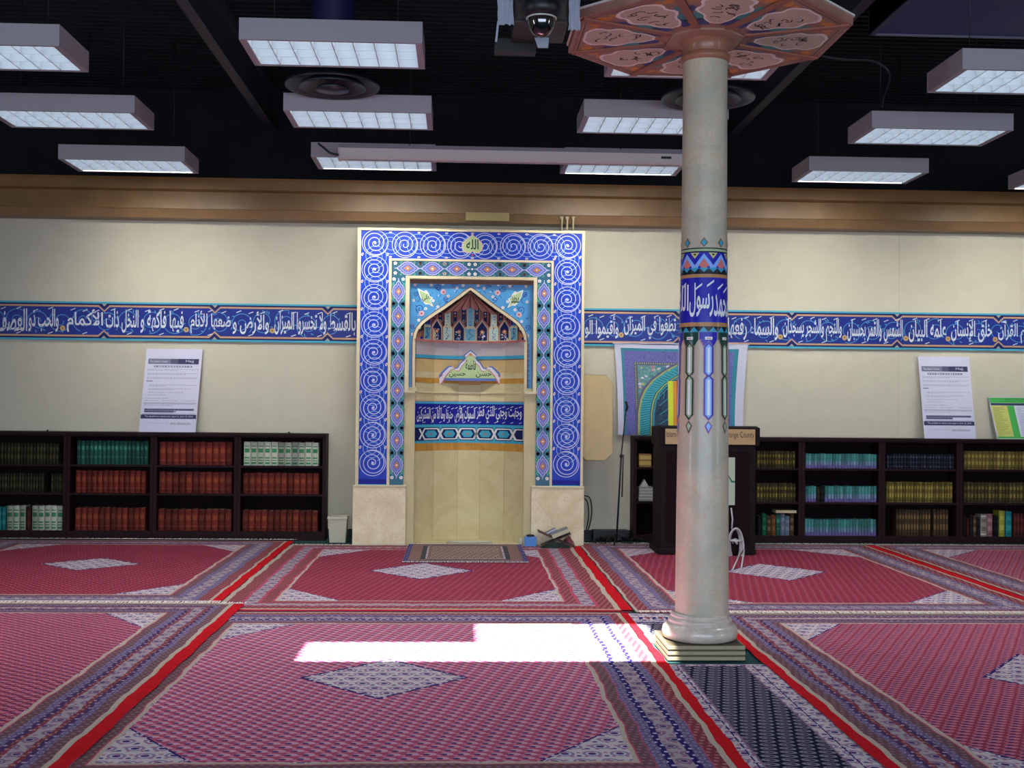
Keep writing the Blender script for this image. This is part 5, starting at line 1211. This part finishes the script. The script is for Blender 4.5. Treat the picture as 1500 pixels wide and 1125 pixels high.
bt, bb, bp, by_, bg, bgr = mat('banner_teal', '2c8090', .6), mat('banner_violet', '62609e', .7, noise=.35, nscale=60), mat('banner_grey', '5a5a74', .7), mat('banner_straw', 'aab05c', .7), mat('banner_garden', '5a8a8a', .7, noise=.45, nscale=40), mat('banner_dark', '243a50', .7, noise=.4, nscale=20)
brect(.045, 0, .935, .955, bt, 1); brect(.065, 0, .90, .925, bb, 2); brect(.14, 0, .84, .80, bgr, 3); brect(.155, 0, .83, .79, bp, 4); brect(.165, 0, .82, .77, bg, 5)
for k in range(44):
    v = .01+k*.018; P.rect(.143, v, .153, v+.010, by_, 5)
for k in range(40):
    u = .145+k*.0173
    if u < .83: P.rect(u, .785, u+.010, .797, by_, 5)
AR = [(.215, 0), (.215, .12), (.217, .25), (.235, .38), (.27, .485), (.325, .575), (.40, .655), (.47, .715), (.50, .735)]
fill = AR+[(1-x, y) for x, y in AR[::-1]]
for i in range(len(AR)-1):
    P.face([AR[i], (.5, AR[i][1]), (.5, AR[i+1][1]), AR[i+1]], bgr, 6); P.face([(.5, AR[i][1]), (1-AR[i][0], AR[i][1]), (1-AR[i+1][0], AR[i+1][1]), (.5, AR[i+1][1])], bgr, 6)
r = random.Random(2)
def off(P0, k):
    out = []
    for i, p in enumerate(P0):
        a = P0[max(i-1, 0)]; b = P0[min(i+1, len(P0)-1)]; dx, dy = b[0]-a[0], b[1]-a[1]; d = sqrt(dx*dx+dy*dy); out.append((min(.5, p[0]+dy/d*k), p[1]-dx/d*k))
    return out
for k, m, w_ in ((-.065, bp, .02), (-.05, by_, .012), (0, mat('banner_turquoise', '2f9aa6', .5), .075), (.05, by_, .010), (.068, bt, .016)):
    Q2 = off(AR, k); P.rib(Q2, w_, m, 8 if k == 0 else 7); P.rib([(1-x, y) for x, y in Q2], w_, m, 8 if k == 0 else 7)
for q in (0, 1):
    Q2 = AR
    for i in range(len(Q2)-1):
        (xa_, ya_), (xb_, yb_) = Q2[i], Q2[i+1]; dx, dy = xb_-xa_, yb_-ya_; d = sqrt(dx*dx+dy*dy); n = max(2, int(d/.024)); nx, ny = -dy/d, dx/d
        for j in range(n):
            x = xa_+dx*j/n; y = ya_+dy*j/n
            pa = (x+nx*.035, y+ny*.035-.012); pb = (x-nx*.035, y-ny*.035+.012)
            if q: pa = (1-pa[0], pa[1]); pb = (1-pb[0], pb[1])
            P.rib([pa, pb], .007, mat('banner_deep', '10505e', .6), 9)
for k in range(60):
    u = .17+.32*r.random(); v = .40+.36*r.random()
    if v > .50+(u-.17)*.82: P.disc((u, v), .010+.008*r.random(), [by_, mat('banner_blossom', 'b07a7a', .6), bt, cl][k % 4], 7, 6); P.disc((1-u, v), .010+.008*r.random(), [by_, mat('banner_blossom', 'b07a7a', .6), bt, cl][k % 4], 7, 6)
for k in range(4): P.rib([(.33, .12+k*.1), (.43, .20+k*.12)], .008, bt, 8); P.rib([(.30+k*.04, .02), (.33+k*.04, .44+k*.03)], .007, bt, 8)
brect(.40, .0, .44, .60, mat('banner_yellow', 'c8d430', .6), 10); brect(.44, .0, .467, .60, mat('banner_amber', 'd08a28', .6), 10); brect(.467, .0, .51, .62, mat('banner_flame', 'b04428', .6), 10)
build('archway_print', P, t)
g = G(); g.tube([(u0-.02, YH-.0, zt_+.004), (u1+.02, YH, zt_+.004)], .008, cl, 6); build('hanging_rod', g, t)
# ------------------------------------------------------------------ cream panel beside the niche
YP = 13.42
x1_, _ = at(897.5, 600, YP); zt1 = at(870, 549, YP)[1]; zb1 = at(870, 674.5, YP)[1]; x0_ = XC+oR+.02
g = G(); ch = .085; pts = [(x0_, zb1+ch*.6), (x0_+ch*.5, zb1), (x1_-ch, zb1), (x1_, zb1+ch*.95), (x1_, zt1-ch), (x1_-ch, zt1), (x0_, zt1)]
g.prism(pts, YP, YP+.16, mat('cream_board', 'bfa97c', .55, .3, noise=.04, nscale=8)); g.box(x0_+.02, x1_-.08, YP+.16, YW, zb1+.2, zt1-.2, black_m)
tag(build('wall_speaker_panel', g, origin=((x0_+x1_)/2, YP, zb1), bev=.006), 'cream chamfered box panel mounted on the wall right of the niche', 'wall panel')
# ------------------------------------------------------------------ microphone stand
YM = 13.25
t = thing('microphone_stand', 'black microphone stand leaning boom left of the lectern', 'microphone stand', aw(903, 786, YM)[:2]+(0,))
bs = aw(903, 786, YM); bs = (bs[0], YM, .02); tp = aw(910, 668, YM)
g = G(); g.tube([bs, tp], .011, black_m, 8); build('pole', g, t)
g = G(); g.tube([tp, aw(917, 600, YM-.05)], .007, black_m, 8); build('boom_arm', g, t)
g = G(); g.tube([aw(913, 666, YM-.03), aw(911, 728, YM-.06)], .008, black_m, 8); build('counter_arm', g, t)
g = G(); g.tube([aw(917, 602, YM-.05), aw(919, 597, YM-.06), aw(917, 588, YM-.06)], .016, black_m, 8); build('microphone', g, t)
g = G(); g.ball((tp[0], tp[1]-.01, tp[2]), .022, black_m, 8); build('clamp', g, t)
for a in (.3, 2.4, 4.5):
    g = G(); g.tube([(bs[0], YM, .14), (bs[0]+.25*cos(a), YM+.2*sin(a), .02)], .009, black_m, 6); build('leg', g, t)
# cables along the wall
c1 = lambda pts, Y: [aw(x, y, Y) for x, y in pts]
cable('black_cable', c1([(850, 725), (856, 726), (864, 730), (867, 748), (864, 768), (859, 782)], 13.6), .008, black_m, 'outer black cable hanging down right of the niche plinth')
cable('black_cable', c1([(850, 729), (856, 730), (861, 738), (862, 758), (858, 778)], 13.62), .008, black_m, 'inner black cable hanging tight beside the niche plinth')
cable('black_cable', [(1.6+.5*(i/14), 13.45+.12*sin(i*1.7), .03+.018*abs(sin(i*2.3))) for i in range(15)], .016, black_m, 'tangled black cables on the floor behind microphone stand')
cable('black_cable', [(1.45+.9*(i/14), 13.34+.10*sin(i*1.3+1), .022) for i in range(15)], .012, black_m, 'black cable trailing along the floor to the lectern')
g = G(); g.box(1.56, 1.98, 13.56, 13.72, 0, .13, mat('equipment_black', '0e1013', .5)); tag(build('equipment_box', g, origin=(1.77, 13.6, 0), bev=.008), 'low black equipment box on floor behind the microphone stand', 'box')
# ------------------------------------------------------------------ lectern
YL = 12.3
lx0, ltz = at(966.5, 625.5, YL); lx1, _ = at(1113.5, 626, YL); lm = mat('lectern_wood', '16080b', .6, .15, noise=.3, nscale=9); bx0, _ = at(968, 720, YL); bx1, _ = at(1107.5, 720, YL); sz = at(1040, 653, YL)[1]
t = thing('lectern', 'tall dark wooden lectern with brass name plate behind the column', 'lectern', ((lx0+lx1)/2, YL+.25, 0))
g = G(); g.box(bx0, bx1, YL+.02, YL+.52, .055, sz, lm); g.box(bx0+.06, bx1-.06, YL+.012, YL+.02, .14, sz-.06, mat('lectern_inset', '1a0a0e', .7, .1)); build('body', g, t, bev=.006)
g = G(); g.box(lx0, lx1, YL-.0, YL+.55, sz, ltz, lm); build('sign_box', g, t, bev=.006)
g = G(); g.prism([(YL+.0, ltz), (YL+.5, ltz+.0), (YL+.12, ltz+.015)], lx0+.01, lx1-.01, lm, ax='x'); build('reading_top', g, t)
g = G(); g.box(bx0-.03, bx1+.0, YL-.01, YL+.55, .02, .075, lm); build('base', g, t, bev=.005)
for x in (bx0+.06, bx1-.08):
    for y in (YL+.05, YL+.45):
        g = G(); g.lathe([(.025, 0), (.03, .012), (.02, .02)], (x, y, .012), black_m, 12); build('caster', g, t)
px_, pz0 = at(974.8, 650.5, YL-.01); px2, pz1 = at(1106.5, 629, YL-.01)
brass = mat('brass_plate', 'b08a4e', .35, .5)
g = G(lambda u, v, l: (u, YL-.007-l, v), .0008); g.box(px_, px2, YL-.006, YL-.0002, pz0, pz1, brass); pt = build('name_plate', g, t, 'gold plate lettered in black')
P = G(lambda u, v, l: (u, YL-.007-l, v), .0008); P.text('Islamic Educational Center of Orange County', px_+.012, pz0+.055, px2-.012, pz1-.025, mat('plate_ink', '2c2014', .5), 1, False); build('lettering', P, pt)
# sheet taped on the front and coiled extension cord
sx0, sz1 = at(1058, 670, YL+.0); sx1, sz0 = at(1076.5, 740, YL+.0)
g = G(); g.box(sx0, sx1, YL+.004, YL+.010, sz0, sz1, mat('sheet_pale', 'b4bca4', .7)); gr_ = mat('sheet_stripe', '1f6a4c', .6)
g.prism([(sx1-.075, sz0+.31), (sx1-.075, sz0+.33), (sx1-.03, sz0+.262), (sx1, sz0+.258), (sx1, sz0+.24), (sx1-.04, sz0+.242)], YL+.002, YL+.004, gr_)
tag(build('paper_sheet', g, origin=(sx0, YL, sz0)), 'pale sheet with a green stroke taped on the lectern front', 'paper')
cord = mat('grey_cord', 'b8b4b2', .5)
t = thing('extension_cord', 'coiled grey extension cord hanging on the lectern front beside the column', 'cord', aw(1074, 800, YL-.08)[:2]+(0,))
cx_, cz_ = at(1077, 797, YL-.06)
g = G()
for k in range(6):
    g.tube([(cx_+(.055+.006*k)*cos(a), YL-.05-.012*k*.6+.01*sin(3*a), cz_+(.16+.012*k)*sin(a)-.01*k) for a in [2*pi*i/36 for i in range(36)]], .011, cord, 6, closed=True)
build('coil', g, t)
g = G(); g.tube([(cx_+.02*cos(a)-.005, YL-.07+.05*sin(a), cz_+.03+.02*sin(a*2)) for a in [2*pi*i/20 for i in range(20)]], .012, cord, 6, closed=True); g.tube([(cx_+.06*cos(a), YL-.07+.05*sin(a), cz_+.04) for a in [2*pi*i/20 for i in range(20)]], .009, cord, 6, closed=True); build('wrap', g, t)
def pathtube(pts, r): 
    g = G(); g.tube(pts, r, cord, 6); return g
build('cord_end', pathtube([aw(1071, 744, YL-.02), aw(1073, 760, YL-.04), aw(1072, 775, YL-.06)], .009), t)
f1 = fl(1073, 836, .02); f2 = fl(1086, 832, .02)
build('cord_end', pathtube([(cx_, YL-.09, cz_-.16), (cx_+.02, YL-.25, .10), (f1[0], f1[1], .024)], .008), t); build('cord_end', pathtube([(cx_+.01, YL-.09, cz_-.16), (cx_+.05, YL-.25, .10), (f2[0], f2[1], .024)], .008), t)
# ------------------------------------------------------------------ bin
bx_, _ = at(495, 790, 13.3); t = thing('waste_bin', 'small off-white plastic bin between the bookcase and the niche', 'bin', (bx_, 13.32, 0))
bm = mat('bin_plastic', 'b8b49c', .5, .4); zt2 = at(495, 757, 13.2)[1]
g = G(); a, b, h = .088, .105, zt2-.03
g.add([(bx_-a, 13.24, .012), (bx_+a, 13.24, .012), (bx_+a, 13.40, .012), (bx_-a, 13.40, .012), (bx_-b, 13.22, h), (bx_+b, 13.22, h), (bx_+b, 13.42, h), (bx_-b, 13.42, h), (bx_-b+.012, 13.232, h), (bx_+b-.012, 13.232, h), (bx_+b-.012, 13.408, h), (bx_-b+.012, 13.408, h), (bx_-a+.012, 13.25, .03), (bx_+a-.012, 13.25, .03), (bx_+a-.012, 13.39, .03), (bx_-a+.012, 13.39, .03)],
      [(0,3,2,1), (0,1,5,4), (1,2,6,5), (2,3,7,6), (3,0,4,7), (4,5,9,8), (5,6,10,9), (6,7,11,10), (7,4,8,11), (8,9,13,12), (9,10,14,13), (10,11,15,14), (11,8,12,15), (12,13,14,15)], bm); build('body', g, t)
g = G(); 
for x0, x1, y0, y1 in ((bx_-b-.008, bx_+b+.008, 13.212, 13.232), (bx_-b-.008, bx_+b+.008, 13.408, 13.428), (bx_-b-.008, bx_-b+.012, 13.232, 13.408), (bx_+b-.012, bx_+b+.008, 13.232, 13.408)): g.box(x0, x1, y0, y1, h, h+.03, bm)
build('rim', g, t, bev=.003)
# ------------------------------------------------------------------ things on the floor by the niche
def fbox(px0, px1, pyb, pyt, Y): a, z0 = at(px0, pyb, Y); b, z1 = at(px1, pyt, Y); return a, b, z0, z1
a, b, z0, z1 = fbox(768.5, 785.5, 803, 789.5, 12.98)
t = thing('tissue_box', 'light blue tissue box standing on the carpet right of the niche', 'tissue box', ((a+b)/2, 13.02, 0))
hh_ = .105; g = G(); g.box(a, b, 12.96, 13.07, .013, .013+hh_, mat('box_blue', '4f86c8', .6)); g.box(a+.001, b-.001, 12.961, 13.069, .013+hh_-.02, .013+hh_+.0005, mat('box_blue_light', '7ba4d6', .6)); build('carton', g, t)
g = G(); g.lathe([(.04, 0), (.05, .012), (.035, .02), (.03, .016)], ((a+b)/2, 13.015, .014+hh_), black_m, 16); build('black_opening', g, t)
x_, _ = at(764.5, 787, 13.1); g = G(); g.lathe([(.001, .0), (.018, .006), (.02, .05), (.012, .075), (.001, .08)], (x_-.01, 13.10, .013), mat('cup_white', 'c8c4b8', .5), 14, cap=False); tag(build('plastic_cup', g, origin=(x_-.01, 13.1, .013)), 'tiny white plastic cup behind the blue tissue box', 'cup')
# folding book stand (rehal) with books
Yr = 12.93; rx, _ = at(818, 800, Yr)
wd = mat('stand_walnut', '4a2420', .5, .4)
t = thing('book_stand', 'low crossed wooden book stand holding open books beside the niche', 'book stand', (rx, Yr, 0))
jx, jz = at(809, 789, Yr); jz = max(jz, .11)
lt = at(788.5, 778, Yr); rt = at(836, 781, Yr); lf_ = (jx-.12, .018); rf = (jx+.22, .018)
g = G(); g.bar((lt[0], Yr+.06, lt[1]), (rf[0], Yr+.06, rf[1]), .20, .012, wd); build('panel', g, t)
g = G(); g.bar((rt[0], Yr+.06, rt[1]-.004), (lf_[0], Yr+.06, lf_[1]+.002), .19, .012, wd); build('panel', g, t)
def tiltbook(p0, p1, th, name, cover, pages, label, y0, y1):
    a = Vector((p0[0], 0, p0[1])); b = Vector((p1[0], 0, p1[1])); d = (b-a).normalized(); n = Vector((-d.z, 0, d.x)); q = .004
    g = G()
    for lo, hi, m, e in ((0, q, cover, 0), (q, th-q, pages, .004), (th-q, th, cover, 0)):
        P4 = [(a+n*lo+d*e), (b+n*lo-d*e), (b+n*hi-d*e), (a+n*hi+d*e)]; g.prism([(p.x, p.z) for p in P4], y0+e, y1-e, m)
    o = build(name, g, origin=(a.x, y0, a.z)); return tag(o, label, 'book')
ja = at(808, 790, Yr-.02)
tiltbook(at(809.5, 789.5, Yr-.04), at(834, 779.5, Yr-.04), .050, 'book', mat('cover_grey', '6c7480', .6), mat('cream_pages', 'c0b898', .8), 'thick cream-paged book resting on right wing of the book stand', Yr-.06, Yr+.14)
tiltbook(at(800.5, 783.5, Yr+.16), at(815, 776.5, Yr+.16), .032, 'book', mat('cover_slate', '4c5670', .6), mat('white_pages', 'c2c6c8', .8), 'thin white-paged book behind the thick one on the stand', Yr+.145, Yr+.20)
g = G()
r = random.Random(8); ccx, _ = at(832, 797, Yr+.1); n = 14; vs = []
for j in range(n+1):
    for i in range(n+1):
        u, v = i/n-.5, j/n-.5; h = max(0, .135*(1-(u*u*4+v*v*4)))*(.7+.5*r.random()); vs.append((ccx+u*.16, 13.02+v*.12, .0135+h*.75))
g.add(vs, [(j*(n+1)+i, j*(n+1)+i+1, (j+1)*(n+1)+i+1, (j+1)*(n+1)+i) for j in range(n) for i in range(n)], mat('red_cloth', '84484a', .9), True)
tag(build('red_cloth', g, origin=(ccx, 13.03, .0135)), 'crumpled dusty red cloth on the carpet behind the book stand', 'cloth')
g = G(); ccx, _ = at(812, 800, 13.0); vs = []
for j in range(n+1):
    for i in range(n+1):
        u, v = i/n-.5, j/n-.5; h = max(0, .06*(1-(u*u*4+v*v*4)))*(.4+r.random()); vs.append((ccx+u*.34, 12.85+v*.1, .0135+h))
g.add(vs, [(j*(n+1)+i, j*(n+1)+i+1, (j+1)*(n+1)+i+1, (j+1)*(n+1)+i) for j in range(n) for i in range(n)], mat('dark_cloth', '1a2420', .9), True)
tag(build('dark_cloth', g, origin=(ccx, 12.88, .0135)), 'small dark green cloth heaped under the book stand', 'cloth')
cable('black_cable', [aw(822, 793, 12.85), aw(832, 795, 12.82), aw(840, 800, 12.80), aw(842, 803, 12.76)], .006, black_m, 'short black cord curling on the red carpet strip by the stand')
a, z0 = at(655, 795, 13.2); b, _ = at(721, 797, 13.2)
g = G(); g.tube([(a, 13.24, .030), ((a+b)/2, 13.20, .028), (b, 13.22, .030)], .014, mat('rod_white', 'c4bea8', .5), 8); tag(build('white_rod', g, origin=((a+b)/2, 13.2, 0)), 'thin white rod lying on the floor at the foot of the alcove', 'rod')
# thin conduits and a lighter glossy strip above the niche
for px in (823, 831, 840):
    x, z1 = at(px, 318, 13.46); _, z0 = at(px, 337, 13.46); g = G(); g.tube([(x, 13.478, z0-.03), (x, 13.478, z1)], .012, mat('conduit_cream', 'a89a78', .5), 8); g.box(x-.018, x+.018, 13.46, 13.5, z1-.02, z1+.006, mat('conduit_cream', 'a89a78', .5))
    tag(build('conduit', g, origin=(x, 13.478, z0-.03)), {823: 'left', 831: 'middle', 840: 'right'}[px]+' one of three thin conduits below the cornice above the niche', 'conduit', 'conduits over the niche')
a, z0 = at(682, 323, 13.49); b, z1 = at(746, 312, 13.49); g = G(); g.box(a, b, 13.485, 13.499, z0, z1, mat('gloss_tan', 'b09c6a', .15, .6)); tag(build('glossy_strip', g, origin=(a, 13.49, z0)), 'lighter glossy strip on the cornice above the niche', 'strip')
